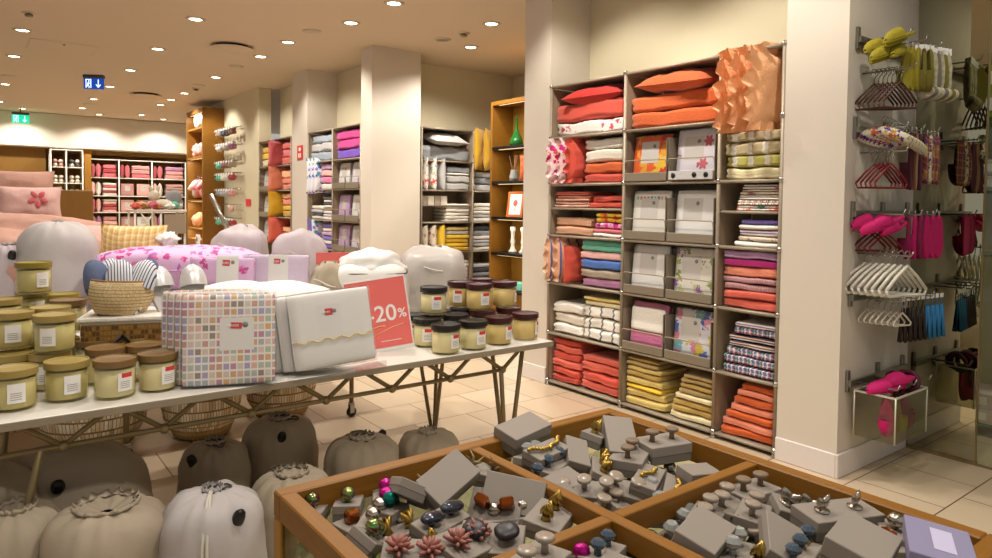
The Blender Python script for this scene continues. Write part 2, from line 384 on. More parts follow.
def text_mesh(txt, size, depth=.001):
    cu = bpy.data.curves.new('lettering', 'FONT'); cu.body = txt; cu.size = size; cu.extrude = depth; cu.align_x = 'CENTER'; cu.align_y = 'CENTER'; cu.offset = size*.012
    o = bpy.data.objects.new('lettering', cu); COL.objects.link(o); dg = bpy.context.evaluated_depsgraph_get()
    me = bpy.data.meshes.new_from_object(o.evaluated_get(dg)); bpy.data.objects.remove(o); me.materials.clear(); return me
UP = Matrix.Rotation(PI/2, 4, 'X')      # a thing made in xy stands up facing -y

# ------------------------------------------------------------------ structure
XW = 3.81
b = B().box(-3.5, -1.2, -.1, 8.5, 19, 0); struct('floor', b, 'floor tile')
b = B().box(-3.5, -1.2, CEIL, 8.5, 19, CEIL+.1); struct('ceiling', b, 'ceiling paint')
# shelf alcove wall and the pillars either side of it
struct('wall_alcove', B().box(4.26, 2.2, 0, 4.4, 4.3, CEIL), 'wall')
struct('wall_column_near', B().box(3.80, 1.84, 0, 4.72, 2.2, CEIL), 'pillar paint')
struct('baseboard_near', B().box(3.785, 1.825, 0, 4.66, 1.84, .135, .004).box(3.785, 1.84, 0, 3.80, 2.2, .135, .004), 'skirting')
struct('wall_column_middle', B().box(3.81, 4.27, 0, 4.4, 4.60, CEIL), 'pillar paint')
struct('baseboard_middle', B().box(3.795, 4.27, 0, 3.81, 4.60, .135, .004), 'skirting')
struct('wall_column_far', B().box(3.80, 7.42, 0, 4.47, 7.70, CEIL), 'pillar paint')
struct('wall_column_slim', B().box(3.80, 9.38, 0, 4.3, 9.95, CEIL), 'pillar paint')
struct('wall_purple_back', B().box(4.25, 7.7, 0, 4.4, 9.38, CEIL), 'wall')
struct('wall_coral_back', B().box(4.15, 9.95, 0, 4.3, 11.42, CEIL), 'wall')
struct('wall_far_side', B().box(3.80, 11.42, 0, 4.0, 14.2, CEIL), 'wall')
struct('wall_far_return', B().box(4.0, 14.2, 0, 4.75, 14.3, CEIL).box(4.65, 14.3, 0, 4.75, 18.6, CEIL), 'wall')
struct('wall_grey_back', B().box(4.47, 7.95, 0, 6.6, 8.05, CEIL), 'wall')
struct('wall_side_bay', B().box(6.35, 4.6, 0, 6.45, 7.95, CEIL), 'wall')
struct('wall_back_upper', B().box(-3, 18.0, 2.60, 4.65, 18.6, CEIL, .02), 'pillar paint')
struct('wall_back', B().box(-3, 18.55, 0, 4.65, 18.7, 2.60), 'oak dark')
struct('trim_1', B().box(-3, 18.3, 2.50, 4.65, 18.55, 2.60), 'oak dark')
t = part('wall_wood_panel', B().box(-3, 18.2, 0, .52, 18.55, 2.60, .004).box(.53, 18.2, 0, 1.36, 18.55, 2.60, .004), 'oak dark'); t['kind'] = 'structure'
struct('trim_2', B().box(2.08, 18.1, 0, 2.22, 18.55, 2.60, .004), 'oak light')
# mirror and glass at the end of the accessory wall
struct('wall_mirror', B().box(4.665, 1.46, .02, 4.675, 1.835, CEIL-.02), 'mirror')
struct('trim_3', B().box(4.659, 1.449, 0, 4.675, 1.456, CEIL).box(4.655, 1.445, 0, 4.675, 1.84, .018).box(4.655, -1.0, 0, 4.675, 1.445, .012), 'bronze metal')
struct('window_1', B().box(4.662, -1.0, .02, 4.672, 1.445, CEIL-.02), 'glass')
struct('wall_beyond', B().box(5.9, -1.2, 0, 6.0, 3.0, CEIL), 'wall')
# ------------------------------------------------------------------ ceiling fittings
def downlight(x, y, lit=True, tilt=0.0, w=1.0, label=None, nolight=False, ang=2.1):
    t = thing('downlight', label, 'ceiling light', TR(x, y, CEIL), 'recessed downlights in the ceiling')
    part('ring', B().lathe([(.062, -.001), (.064, -.010), (.085, -.012), (.095, -.006), (.097, -.0005)], 28), 'lamp ring', t)
    part('lens', B().lathe([(0, -.006), (.03, -.006), (.062, -.004)], 24), 'lamp glow' if lit else 'lamp off', t, TR(0, 0, 0, 0, 0, 0))
    if lit and not nolight:
        l = bpy.data.lights.new('downlight_beam', 'SPOT'); l.energy = LAMP_W*w; l.color = LAMP_COL; l.spot_size = ang; l.spot_blend = .55; l.shadow_soft_size = .05
        o = bpy.data.objects.new('downlight_beam', l); COL.objects.link(o); o.parent = t; o.matrix_local = TR(0, 0, -.03, 0, -tilt, 0)
    return t
k = 0
def nth(i): return ['first', 'second', 'third', 'fourth', 'fifth', 'sixth', 'seventh', 'eighth', 'ninth', 'tenth', 'eleventh', 'twelfth'][i]
for i, y in enumerate([.35, 2.15, 3.95, 5.75, 7.55, 9.34, 11.14, 12.99, 14.83, 16.48]):
    vis = i >= 4
    downlight(1.865, y, label=('round lit downlight, %s nearest in the long central ceiling row' % nth(i-4)) if vis else 'round lit downlight above the counters, outside the photo', w={1: 1.15, 2: 1.7, 3: 1.2}.get(i, 1.0))
for i, y in enumerate([.5, 2.2, 4.0, 5.7, 7.5, 9.3, 11.08, 13.9, 16.49]):
    vis = i >= 5
    downlight(.49, y, label=('round lit downlight, %s nearest in the row at the photo\'s left edge' % nth(i-5)) if vis else 'round lit downlight above the counters, outside the photo', w=.9)
for i, (x, y) in enumerate([(3.0, 1.2), (3.1, 2.6), (3.1, 3.7), (3.162, 5.1), (3.162, 6.65), (2.977, 7.93), (3.0, 8.95), (2.978, 10.9), (3.0, 12.9), (3.0, 13.9), (3.0, 14.8), (3.03, 16.85)]):
    vis = i >= 4
    if i == 3: y = 5.74
    downlight(x, y, tilt=.45, w=1.25 if i > 0 else .7, ang=1.9, label=('tilted lit downlight, %s nearest in the row along the shelf wall' % nth(i-3)) if i >= 3 else 'tilted lit downlight before the tall shelf, outside the photo')
downlight(4.299, 5.74, label='half-shaded lit downlight in front of the wooden display case bay', w=1.1, tilt=.3)
downlight(4.75, 6.75, tilt=.0, label='round downlight added to brighten the grey shelf bay corner', w=1.6, ang=2.6)  # added lamp, lifts the dark wall above the grey shelf
downlight(5.6, 6.0, label='downlight over the grey shelf bay, hidden by the bulkhead', w=1.3)
downlight(5.0, .9, w=.8, label='downlight added to brighten the glass shelves beyond the mirror')  # added lamp so the boxes behind the glass show up
downlight(4.29, 6.65, lit=False, label='unlit round ceiling fitting beside the smoke detector of the bay')
for x in (-.6, .9, 2.3, 3.6): downlight(x, 17.45, w=1.35, ang=2.5, label='small lit downlight washing the white back wall, %s' % {-.6: 'above the wood panelling', .9: 'beside the green exit sign', 2.3: 'above the white rack', 3.6: 'above the pink shelves'}[x])
for n_, (x, y, l_) in enumerate([(2.985, 7.254, 'flat round speaker disc on the ceiling before the purple shelves'), (2.95, 9.816, 'flat round speaker disc on the ceiling beyond the long vent'), (2.972, 11.83, 'flat round speaker disc beside the far smoke detector'), (.5, 12.9, 'flat round speaker disc near the green exit sign'), (1.9, 15.7, 'flat round speaker disc before the back wall')]):
    solo('ceiling_speaker', B().lathe([(0, -.014), (.06, -.014), (.095, -.01), (.1, 0)], 24), 'lamp ring', l_, 'ceiling speaker', TR(x, y, CEIL))
for x, y, l_ in ((.497, 8.39, 'smoke detector hanging near the ceiling access panel'), (4.304, 6.25, 'smoke detector on the ceiling above the wooden display case bay'), (3.015, 12.2, 'smoke detector beside a lit downlight at the far end')):
    t = thing('smoke_detector', l_, 'smoke detector', TR(x, y, CEIL), 'smoke detectors')
    part('base', B().lathe([(0, -.012), (.062, -.012), (.068, 0)], 20), 'lamp ring', t); part('sensor', B().lathe([(.02, -.012), (.038, -.02), (.036, -.04), (.0, -.046)], 20), 'lamp off', t)
for x, y, l_ in ((2.53, 8.58, 'round air diffuser showing a dark crescent gap, nearer the pillars'), (2.5, 13.48, 'round air diffuser with dark crescent gap farther down the ceiling')):
    t = thing('air_vent', l_, 'air vent', TR(x, y, CEIL))
    part('neck', B().lathe([(.19, 0), (.19, -.03)], 36), 'dark slot', t); part('plate', B().lathe([(.17, -.028), (.24, -.03), (.245, -.034), (.24, -.038), (0, -.038)], 36), 'ceiling paint', t)
t = thing('access_panel', 'flush square access panel with a small latch in the ceiling', 'access panel', TR(.93, 10.05, CEIL))
part('panel', B().box(-.34, -.34, -.004, .34, .34, 0, .002), 'ceiling paint', t); part('latch', B().box(-.012, -.25, -.02, .012, -.2, -.004), 'lamp ring', t)
part('seam', B().box(-.355, -.355, -.002, .355, .355, 0), 'lamp ring', t)
def exit_sign(M, s, face, label, sc):
    t = thing('exit_sign', label, 'exit sign', M)
    w, h = .30*sc, .17*sc
    part('housing', B().box(-w/2, -.04, -.05*sc, w/2, .04, 0, .004), 'sign housing', t)
    if s > 1: part('hanging_stem', B().tube([(0, 0, 0), (0, 0, .10)], .01, 8), 'sign housing', t)
    f = part('sign_face', B().box(-w/2, -.012, -.05*sc-h, w/2, .012, -.05*sc, .003), face, t)
    b = B(); z0 = -.05*sc-h; g = h/1.0; y0, y1 = -.016, -.012
    cx = -w*.24
    b.box(cx-.26*g, y0, z0+.1*g, cx-.20*g, y1, z0+.9*g).box(cx-.26*g, y0, z0+.84*g, cx+.22*g, y1, z0+.9*g).box(cx+.16*g, y0, z0+.1*g, cx+.22*g, y1, z0+.9*g)
    b.lump(.065*g, .003, .065*g, M=TR(cx+.02*g, -.015, z0+.72*g), n=12, m_=8)
    for p, q, r in (((0, .62), (-.06, .38), .05), ((-.06, .38), (.05, .22), .035), ((.05, .22), (.02, .08), .03), ((-.06, .38), (-.16, .2), .035), ((0, .58), (.12, .46), .025), ((0, .58), (-.12, .5), .025)):
        b.tube([(cx+p[0]*g, -.015, z0+p[1]*g), (cx+q[0]*g, -.015, z0+q[1]*g)], r*g, 6)
    ax = w*.24
    b.box(ax-.035*g, y0, z0+.3*g, ax+.035*g, y1, z0+.88*g)
    b.tube([(ax-.2*g, -.014, z0+.42*g), (ax, -.014, z0+.16*g)], .04*g, 6).tube([(ax+.2*g, -.014, z0+.42*g), (ax, -.014, z0+.16*g)], .04*g, 6)
    part('running_man_and_arrow', b, 'sign white', t)
exit_sign(TR(1.51, 11.97, CEIL, 0, 0, -.55), 1, 'sign blue', 'blue lit exit sign with running man and down arrow hanging from ceiling', .95)
exit_sign(TR(.86, 17.3, CEIL-.10, 0, 0, -.1), 2, 'sign green', 'green glowing exit sign with running man and arrow before the back wall', 1.0)
# ------------------------------------------------------------------ shelving
def shelf_unit(name, label, cat, M, cols, levels, depth, skip=(), metal='taupe metal', panel='taupe panel', r=.013, sides=True, back=True, foot=True, joints=False):
    """cols: column edges along x; levels: shelf heights; skip: (column, level index) without a shelf"""
    t = thing(name, label, cat, M)
    top = levels[-1]
    for x in cols:
        part('upright', B().tube([(x, 0, 0 if foot else levels[0]), (x, 0, top)], r, 8), metal, t); part('upright', B().tube([(x, depth, levels[0]), (x, depth, top)], r, 8), metal, t)
        for z in levels if joints else (): part('joint', B().lump(r*1.5, r*1.5, r*1.5, n=10, m_=6, M=TR(x, -.002, z)), 'chrome', t)
        if sides: part('side_panel', B().box(x-.003, .01, levels[0], x+.003, depth-.005, top), panel, t)
    for i in range(len(cols)-1):
        a, c = cols[i]+r, cols[i+1]-r
        for j, z in enumerate(levels):
            if (i, j) in skip: continue
            part('shelf', B().box(a, 0, z-.012, c, depth, z).tube([(a-.01, 0, z-.006), (c+.01, 0, z-.006)], r*.85, 8), metal, t)
        if back: part('back_panel', B().box(a, depth-.01, levels[0], c, depth-.004, top), panel, t)
    if foot:
        b = B()
        for x in cols: b.lathe([(0, 0), (.02, 0), (.016, .02), (.01, .03), (0, .03)], 10, M=TR(x, 0, 0)).lathe([(0, 0), (.02, 0), (.016, .02), (.01, .03), (0, .03)], 10, M=TR(x, depth-.02, 0))
        part('foot', b, 'chrome', t)
    return t
SEED = [1]
def rnd(a, b): return random.uniform(a, b)
random.seed(7)
ORD = ['bottom', 'second from bottom', 'third from bottom', 'fourth from bottom', 'fifth from bottom', 'sixth from bottom', 'seventh from bottom', 'eighth from bottom', 'ninth from bottom']
def posw(i, n): return 'top' if i == n-1 else 'middle' if (n == 3 and i == 1) else ORD[i]
def stack(U, x0, x1, z0, d, items, where, noun='towel', cat='towel', group=None, y0=.022, layers=1, shrink=0, soft=1.0, align=0):
    z = z0+.001; n = len(items); d = min(d, .325)
    for i, (fab, t) in enumerate(items):
        SEED[0] += 1; s = SEED[0]
        w = (x1-x0)*(1-shrink*i/max(1, n-1))-rnd(0, .014); cx = (x0+x1)/2+align*((x1-x0)-w)/2
        b = B()
        for l in range(layers):
            b.slab(w*(1-.02*l), d*(1-.03*l), t/layers*1.02, s*3+l, M=TR(0, .006*l, l*t/layers*.96), soft=soft)
        M = U @ TR(cx+rnd(-.004, .004), y0+d/2+rnd(0, .012), z, 0, 0, rnd(-.03, .03))
        lab = '%s folded %s, %s' % (fab, noun, 'in' if n == 1 else posw(i, n)+' of')
        full = '%s %s, %s, %s' % (fab, noun, posw(i, n), where[1:]) if where[0] == '@' else '%s %s' % (lab, where)
        solo('folded_'+noun.replace(' ', '_'), b, fab, full, cat, M, group or 'folded textiles, '+where.strip('@'))
        z += t*1.005
    return z
def cushion(U, x, y, z, w, h, t, fab, label, rot=(0, 0, 0), ruffle=0, group=None, noun='cushion', stand=True, wr=1.0):
    SEED[0] += 1; s = SEED[0]
    M = U @ TR(x, y, z, *rot) @ (UP if stand else I4)
    if ruffle:
        t_ = thing(noun, label, 'cushion', M, group)
        part('filling', B().pillow(w*.9, h*.9, t, s, n=15, wr=wr), fab, t_)
        part('ruffle', B().frill(w*.86, h*.86, ruffle, ruffle*.32, max(8, int((w+h)*20)), s), fab, t_)
        return t_
    t_ = thing(noun, label, 'cushion', M, group)
    part('filling', B().pillow(w, h, t, s, n=17, wr=wr), fab, t_)
    b = B(); pts = []
    for i in range(48):
        u = i/48*4; k = int(u); f = (u-k)*2-1
        a, c = [(f, -1), (1, f), (-f, 1), (-1, -f)][k]
        pts.append((a*w/2*(1-.07*(1-c*c)*abs(a)), c*h/2*(1-.07*(1-a*a)*abs(c)), 0))
    b.tube(pts, .003, 5, closed=True); part('piping', b, fab, t_)
    return t_
def pack(M, w, h, d, fab, label, group=None, card=(.0, .1, .4, .42), logo=True, noun='bed_linen_pack', pleats=0):
    """clear-sleeved pack of folded bed linen, standing in the xz plane with its front at y = 0"""
    SEED[0] += 1; s = SEED[0]
    t = thing(noun, label, 'bed linen', M, group)
    b = B(); n = 1; fab = 'smooth white' if fab == 'white' else fab
    for l in range(n):
        b.slab(w*(.97-.004*l), h*.96, d/n, s+l, M=TR(0, d-.004-d/n*(l), h/2, PI/2, 0, 0), soft=.25)
    part('folded_linen', b, fab, t)
    cx, cz, cw, ch = card[0]*w, h*(.5+card[1]), card[2]*w, card[3]*w
    c = part('card_insert', B().box(cx-cw/2, -.0045, cz-ch/2, cx+cw/2, -.003, cz+ch/2), 'paper' if logo else 'card stock', t)
    if logo:
        part('logo_patch', B().box(cx-cw*.28, -.006, cz+ch*.17, cx+cw*.05, -.0046, cz+ch*.36, M=TR(0, 0, 0, 0, .05, 0)), 'label red', c)
        g = B(); q = cw*.33
        for i in range(5):
            x = cx-cw*.26+q*i/5.2; g.tube([(x, -.0066, cz+ch*.215), (x+q*.1, -.0066, cz+ch*.3)], q*.022, 5).tube([(x+q*.1, -.0066, cz+ch*.3), (x+q*.16, -.0066, cz+ch*.22)], q*.02, 5)
        part('logo_lettering', g, 'paper', c)
    part('round_sticker', B().lathe([(0, 0), (cw*.09, 0), (cw*.09, .001), (0, .001)], 16, M=TR(cx+cw*.24, -.0045, cz+ch*.28, PI/2, 0, 0)), 'sticker', c)
    part('clear_sleeve', B().box(-w/2, -.007, 0, w/2, d+.002, h, .004), 'plastic film', t)
    return t
R90 = Matrix.Rotation(-PI/2, 4, 'Z')
MAIN = Matrix.Translation((3.808, 4.25, 0)) @ R90
LV = [.04, .44, .855, 1.245, 1.66, 2.04, 2.456]
D = .38
c0, c1, c2, c3 = 0.0, .805, 1.608, 2.036
shelf_unit('display_shelf', 'tall three-column metal shelf stocked with bright towels and linens between two pillars', 'shelf', MAIN, [c0, c1, c2, c3], LV, D, skip={(2, 5)}, joints=True)
for x0, x1, z, l_ in ((c0, c1, 1.468, 'extra metal shelf board under the coral striped packs'), (c2, c3, 1.468, 'extra metal shelf board under the upper small linen stack')):
    solo('shelf_board', B().box(x0+.016, .01, z-.012, x1-.016, D-.03, z).tube([(x0+.012, .008, z-.006), (x1-.012, .008, z-.006)], .009, 8), 'taupe metal', l_, 'shelf board', MAIN)
# left column
x0, x1 = c0+.03, c1-.03
stack(MAIN, x0, x1, 2.04, .34, [('white with pink flowers', .115), ('coral red', .15)], 'of the shelf, left column top'.replace('of the shelf, ', 'the '), 'quilt', 'quilt', layers=1)
cushion(MAIN, .43, .15, 2.36, .58, .34, .15, 'red', 'red cushion lying on the coral quilt, top left of tall shelf', stand=False, rot=(.16, 0, .06))
stack(MAIN, .36, x1, 1.66, .34, [('coral red', .075), ('bright orange', .085), ('off white', .10), ('white', .085)], 'the pile beside the pink ruffled cushions', 'towel', 'towel')
for i, (x, f) in enumerate(((.05, 'pink print'), (.16, 'pink print'), (.27, 'coral red'))):
    cushion(MAIN, x, .12, 1.85, .36, .34, .075, f, ['pink patterned ruffled cushion standing nearest the left pillar', 'pink patterned ruffled cushion, middle one of three on the tall shelf', 'coral ruffled cushion standing between patterned cushions and folded towels'][i], rot=(0, 0, 1.5), ruffle=.05)
stack(MAIN, x0, .42, 1.47, .32, [('coral white stripe', .05), ('coral white stripe', .05), ('coral', .03)], 'the striped pile left, second shelf down', 'cover', 'bed linen', layers=2)
stack(MAIN, .44, x1, 1.47, .30, [('coral red', .045), ('coral red', .05)], 'the crumpled pair on the extra board', 'cover', 'bed linen', soft=2.5)
stack(MAIN, x0, .44, 1.245, .32, [('beige pink stripe', .075), ('beige pink stripe', .07)], 'the striped pair above the hanging ruffled cushions', 'blanket', 'blanket')
stack(MAIN, .46, x1, 1.245, .32, [('white with pink flowers', .035), ('rose', .035), ('magenta print', .045), ('yellow and red print', .04), ('yellow and red print', .035)], 'the bright printed pile', 'towel', 'towel', shrink=.12, align=1)
stack(MAIN, .34, x1, .855, .34, [('mauve', .07), ('grey beige', .07), ('blue', .075), ('pale pink', .06), ('turquoise', .095)], 'the pile beside the blue striped cushions', 'towel', 'towel')
for i, (x, f) in enumerate(((.03, 'peach and blue stripe'), (.14, 'peach and blue stripe'), (.25, 'coral red'))):
    cushion(MAIN, x, .12, 1.05 if i < 2 else 1.02, .36, .345 if i < 2 else .30, .07, f, ['peach cushion with blue stripe and ruffle, standing nearest the pillar', 'peach cushion with blue stripe and ruffle, between its twin and the red one', 'plain red cushion standing beside the striped ruffled ones'][i], rot=(0, 0, 1.5), ruffle=.045 if i < 2 else 0)
stack(MAIN, x0, .36, .44, .33, [('white', .085), ('off white', .085), ('white', .085)], 'the white pile above the coral towels', 'quilt', 'quilt')
stack(MAIN, .38, x1, .44, .33, [('white with grey bands', .09), ('white with grey bands', .09), ('white with grey bands', .09), ('cream', .04), ('pale yellow', .03)], 'the banded white pile', 'quilt', 'quilt', soft=1.3)
stack(MAIN, x0, .34, .04, .33, [('coral red', .062), ('coral red', .062), ('coral', .065), ('coral red', .06), ('coral', .06), ('coral red', .05)], 'the coral pile nearest the left pillar', 'towel', 'towel', soft=1.5)
stack(MAIN, .37, x1, .04, .34, [('coral', .075), ('coral red', .075), ('coral', .08), ('coral', .05)], 'the wider coral pile, bottom left column', 'blanket', 'blanket', soft=1.5)
# middle column
x0, x1 = c1+.03, c2-.03
stack(MAIN, x0, x1, 2.04, .35, [('bright orange', .12), ('bright orange', .12)], 'the middle column top', 'quilt', 'quilt', layers=1)
cushion(MAIN, 1.21, .14, 2.365, .60, .36, .15, 'orange', 'orange cushion lying on two orange quilts, top middle of tall shelf', stand=False, rot=(.2, .05, -.08))
rows = [(1.66, [('orange flower print', 'orange flower printed bed linen pack in the top middle bin'), ('pink grey blossom', 'white bed linen pack with pink blossoms in the top middle bin')]),
        (1.245, [('bunting print', 'white bed linen pack with a row of coloured bunting along its top'), ('white', 'plain white bed linen pack beside the bunting pack')]),
        (.855, [('white', 'plain white bed linen pack beside the green leaf pack'), ('green leaf print', 'green leaf and lilac printed bed linen pack in a middle bin')]),
        (.44, [('pink', 'pink and white bed linen pack, lowest bin row'), ('blue blossom print', 'blue and multicolour blossom printed bed linen pack, lowest bin row')])]
for ri, (z, ps) in enumerate(rows):
    for ci, (fab, lab) in enumerate(ps):
        a = x0-.01+ci*.385; w = .37
        t = thing('display_bin', 'taupe metal bin, %s row %s side, holding the %s' % (['upper', 'second', 'third', 'lowest'][ri], ['left', 'right'][ci], ' '.join(lab.split(' in ')[0].split(' beside ')[0].split(',')[0].replace(' bed linen', '').split()[:5])), 'display bin', MAIN @ TR(a, .006, z+.004), 'bins in the middle column')
        part('bin_base', B().box(0, -.005, .004, w, .3, .012), 'bin metal', t)
        part('front_lip', B().box(0, -.02, .004, w, -.008, .065, .003), 'bin metal', t)
        part('bin_side', B().box(0, -.012, .004, .005, .28, .30), 'bin metal', t); part('bin_side', B().box(w-.005, -.012, .004, w, .28, .30), 'bin metal', t)
        part('bin_back', B().box(.005, .22, .012, w-.005, .228, .35), 'bin metal', t)
        part('wire_rail', B().tube([(.0, -.008, .085), (.0, -.02, .14), (.012, -.022, .152), (w-.012, -.022, .152), (w, -.02, .14), (w, -.008, .085)], .0045, 6), 'taupe metal', t)
        h = .315 if ri == 0 and ci == 0 else .335
        M = MAIN @ TR(a+w/2, .045, z+.02, -.10, 0, rnd(-.02, .02))
        p = pack(M, .335, h+.012, .035, fab, lab, 'packs in the middle column', card=(-.05 if ci == 0 else -.08, .10, .46, .46), logo=False)
        if fab == 'pink':
            part('folded_sheet', B().slab(.30, .17, .02, 3, M=TR(0, -.001, .22, PI/2, 0, 0), soft=.3), 'white', p)
        if fab == 'bunting print':
            for q in range(9):
                part('bunting_flag', B().box(-.135+q*.031, -.004, .275, -.118+q*.031, -.0025, .297), ['turquoise', 'orange', 'red', 'magenta', 'charcoal', 'turquoise', 'blue', 'mustard', 'rose'][q], p)
        if fab == 'pink grey blossom':
            for (fx, fz) in ((.085, .25), (.05, .10)):
                g = B()
                for q in range(6): g.lump(.022, .002, .012, n=10, m_=6, M=TR(fx, -.004, fz) @ Matrix.Rotation(q*PI/3, 4, 'Y') @ TR(.02, 0, 0))
                part('printed_flower', g, 'rose', p)
        # a second pack behind the first
        pack(MAIN @ TR(a+w/2+.012, .10, z+.02, -.10, 0, 0), .30, h-.005, .05, ['coral white stripe', 'white', 'off white', 'off white', 'off white', 'white', 'dusty pink', 'off white'][ri*2+ci], 'linen pack mostly hidden behind the '+' '.join(lab.split(',')[0].split()[:10]), 'packs in the middle column', logo=False)
t = thing('price_card', 'clear strip with three round black symbols below the blossom pack', 'price card', MAIN @ TR(1.23, -.03, 1.672))
part('strip', B().box(0, 0, 0, .35, .004, .06, .002), 'light grey', t)
for x in (.04, .21, .30): part('round_symbol', B().lathe([(0, 0), (.018, 0), (.018, .002), (0, .002)], 16, M=TR(x, -.0005, .03, PI/2)), 'black plastic', t)
stack(MAIN, x0, 1.19, .04, .34, [('pale yellow', .062), ('pale yellow', .058), ('yellow', .03), ('pale yellow', .055), ('olive yellow', .04), ('pale yellow', .04), ('khaki', .035), ('olive yellow', .03)], 'the yellow pile in the middle column', 'towel', 'towel', shrink=.2, align=-1)
stack(MAIN, 1.22, x1, .04, .34, [('cream', .048), ('olive yellow', .046), ('olive yellow', .044), ('cream', .042), ('khaki', .04), ('olive yellow', .038), ('khaki', .034), ('khaki', .03)], 'the olive pile in the middle column', 'towel', 'towel', shrink=.35, align=1)
# right column
x0, x1 = c2+.025, c3-.025
stack(MAIN, x0, x1, 1.66, .33, [('cream', .08), ('lime with white dots', .075), ('cream with white dots', .085), ('cream with white dots', .065)], 'the dotted pile under peach ruffles', 'quilt', 'quilt')
for i in range(3):
    cushion(MAIN, c2+.085+.125*i, .08, 2.215, .40, .48, .085, 'peach', ['peach ruffled cushion, left one of three crowding the shelf top corner', 'peach ruffled cushion, middle one of three crowding the shelf top corner', 'peach ruffled cushion, rising highest beside the big pillar'][i], rot=(.06, 0, 1.5-.12*i), ruffle=.07, wr=2.0)
stack(MAIN, x0+.07, x1, 1.47, .30, [('white with leaves', .035), ('multicolour stripe', .035), ('white', .03), ('beige with brown flowers', .035), ('white with pink flowers', .03)], 'the small upper pile, right column', 'linen', 'bed linen', shrink=.15, align=1, layers=2)
stack(MAIN, x0+.07, x1, 1.245, .30, [('white', .035), ('beige with brown flowers', .035), ('white and purple stripe', .04), ('white', .03), ('violet', .03)], 'the purple-edged pile, right column', 'linen', 'bed linen', shrink=.15, align=1)
stack(MAIN, x0, x1, .855, .33, [('coral', .06), ('coral', .055), ('mauve stripe', .045), ('mauve stripe', .04), ('salmon', .065), ('magenta', .045), ('lilac', .055)], 'the pink pile, middle of right column', 'towel', 'towel')
stack(MAIN, x0, x1, .44, .33, [('blue plaid', .06), ('blue plaid', .055), ('blue plaid', .055), ('grey stripe', .04), ('grey stripe', .04), ('blue plaid', .05), ('white and purple stripe', .03)], 'the plaid pile, lower right column', 'towel', 'towel', shrink=.25, align=1)
stack(MAIN, x0, x1, .04, .34, [('bright orange', .058), ('salmon', .054), ('bright orange', .05), ('salmon', .05), ('bright orange', .05), ('salmon', .045), ('bright orange', .045)], 'the orange pile, bottom right column', 'towel', 'towel', shrink=.4, align=1)

# ---- purple shelf between the far pillars
PUR = Matrix.Translation((3.81, 9.36, 0)) @ R90
shelf_unit('display_shelf', 'two-column metal shelf with purple and blue linens between far pillars', 'shelf', PUR, [0, .82, 1.64], LV, .38)
stack(PUR, .04, .78, 2.04, .33, [('blue grey', .13), ('light grey', .12), ('blue grey', .11)], 'the grey pile, purple shelf top', 'quilt', 'quilt', layers=1, soft=1.5)
stack(PUR, .86, 1.6, 2.04, .33, [('purple', .13), ('magenta', .12), ('magenta', .12)], 'the purple pile, purple shelf top', 'quilt', 'quilt', layers=1, soft=1.5)
stack(PUR, .38, .78, 1.66, .33, [('white', .08), ('pink', .09), ('pale pink', .09), ('lilac', .08)], 'the pink pile, purple shelf', 'towel', 'towel')
for i in range(3): cushion(PUR, .06+.12*i, .14, 1.85, .38, .5, .10, 'blue flower print', 'blue and purple patterned cushion on purple shelf, %s of three' % ['leftmost', 'middle', 'rightmost'][i], rot=(0, 0, 1.5))
stack(PUR, .45, .78, 1.245, .33, [('white', .04), ('white and purple stripe', .04), ('white', .04), ('grey beige', .04), ('white', .04), ('charcoal', .035), ('white', .04), ('charcoal', .035)], 'the striped pile, purple shelf', 'towel', 'towel')
stack(PUR, .04, .42, 1.245, .33, [('white', .05), ('charcoal', .04), ('light grey', .05), ('white', .05)], 'the low grey pile, purple shelf', 'towel', 'towel')
stack(PUR, .40, .78, .855, .33, [('purple', .06), ('white', .05), ('violet', .06), ('lilac', .06), ('white', .05), ('violet', .06)], 'the violet pile, purple shelf', 'towel', 'towel')
for i in range(2): cushion(PUR, .08+.14*i, .14, 1.04, .36, .42, .10, ['violet', 'blue flower print'][i], ['violet cushion standing low on the purple shelf', 'blue flowered cushion standing low on the purple shelf'][i], rot=(0, 0, 1.5))
stack(PUR, .04, .78, .44, .33, [('violet', .07), ('purple', .07), ('lilac', .06), ('white', .05)], 'the lower left pile, purple shelf', 'towel', 'towel')
for ri, z in enumerate((1.66, 1.245, .855)):
    for ci in range(2):
        a = .85+ci*.39
        t = thing('display_bin', 'taupe bin on the purple shelf, %s row %s side' % (['upper', 'middle', 'lower'][ri], ['inner', 'outer'][ci]), 'display bin', PUR @ TR(a, 0, z), 'bins on the purple shelf')
        part('bin_base', B().box(0, 0, .004, .37, .3, .012), 'bin metal', t); part('front_lip', B().box(0, -.02, .004, .37, -.008, .08, .003), 'bin metal', t)
        part('wire_rail', B().tube([(0, -.01, .08), (0, -.02, .15), (.37, -.02, .15), (.37, -.01, .08)], .0045, 6), 'taupe metal', t)
        f = [['white', 'pink grey blossom'], ['lilac', 'white'], ['lilac', 'pink grey blossom']][ri][ci]
        pack(PUR @ TR(a+.185, .05, z+.02, -.1), .31, .33, .05, f, '%s bed linen pack on the purple shelf, %s row %s side' % (f, ['upper', 'middle', 'lower'][ri], ['inner', 'outer'][ci]), 'packs on the purple shelf', logo=False)
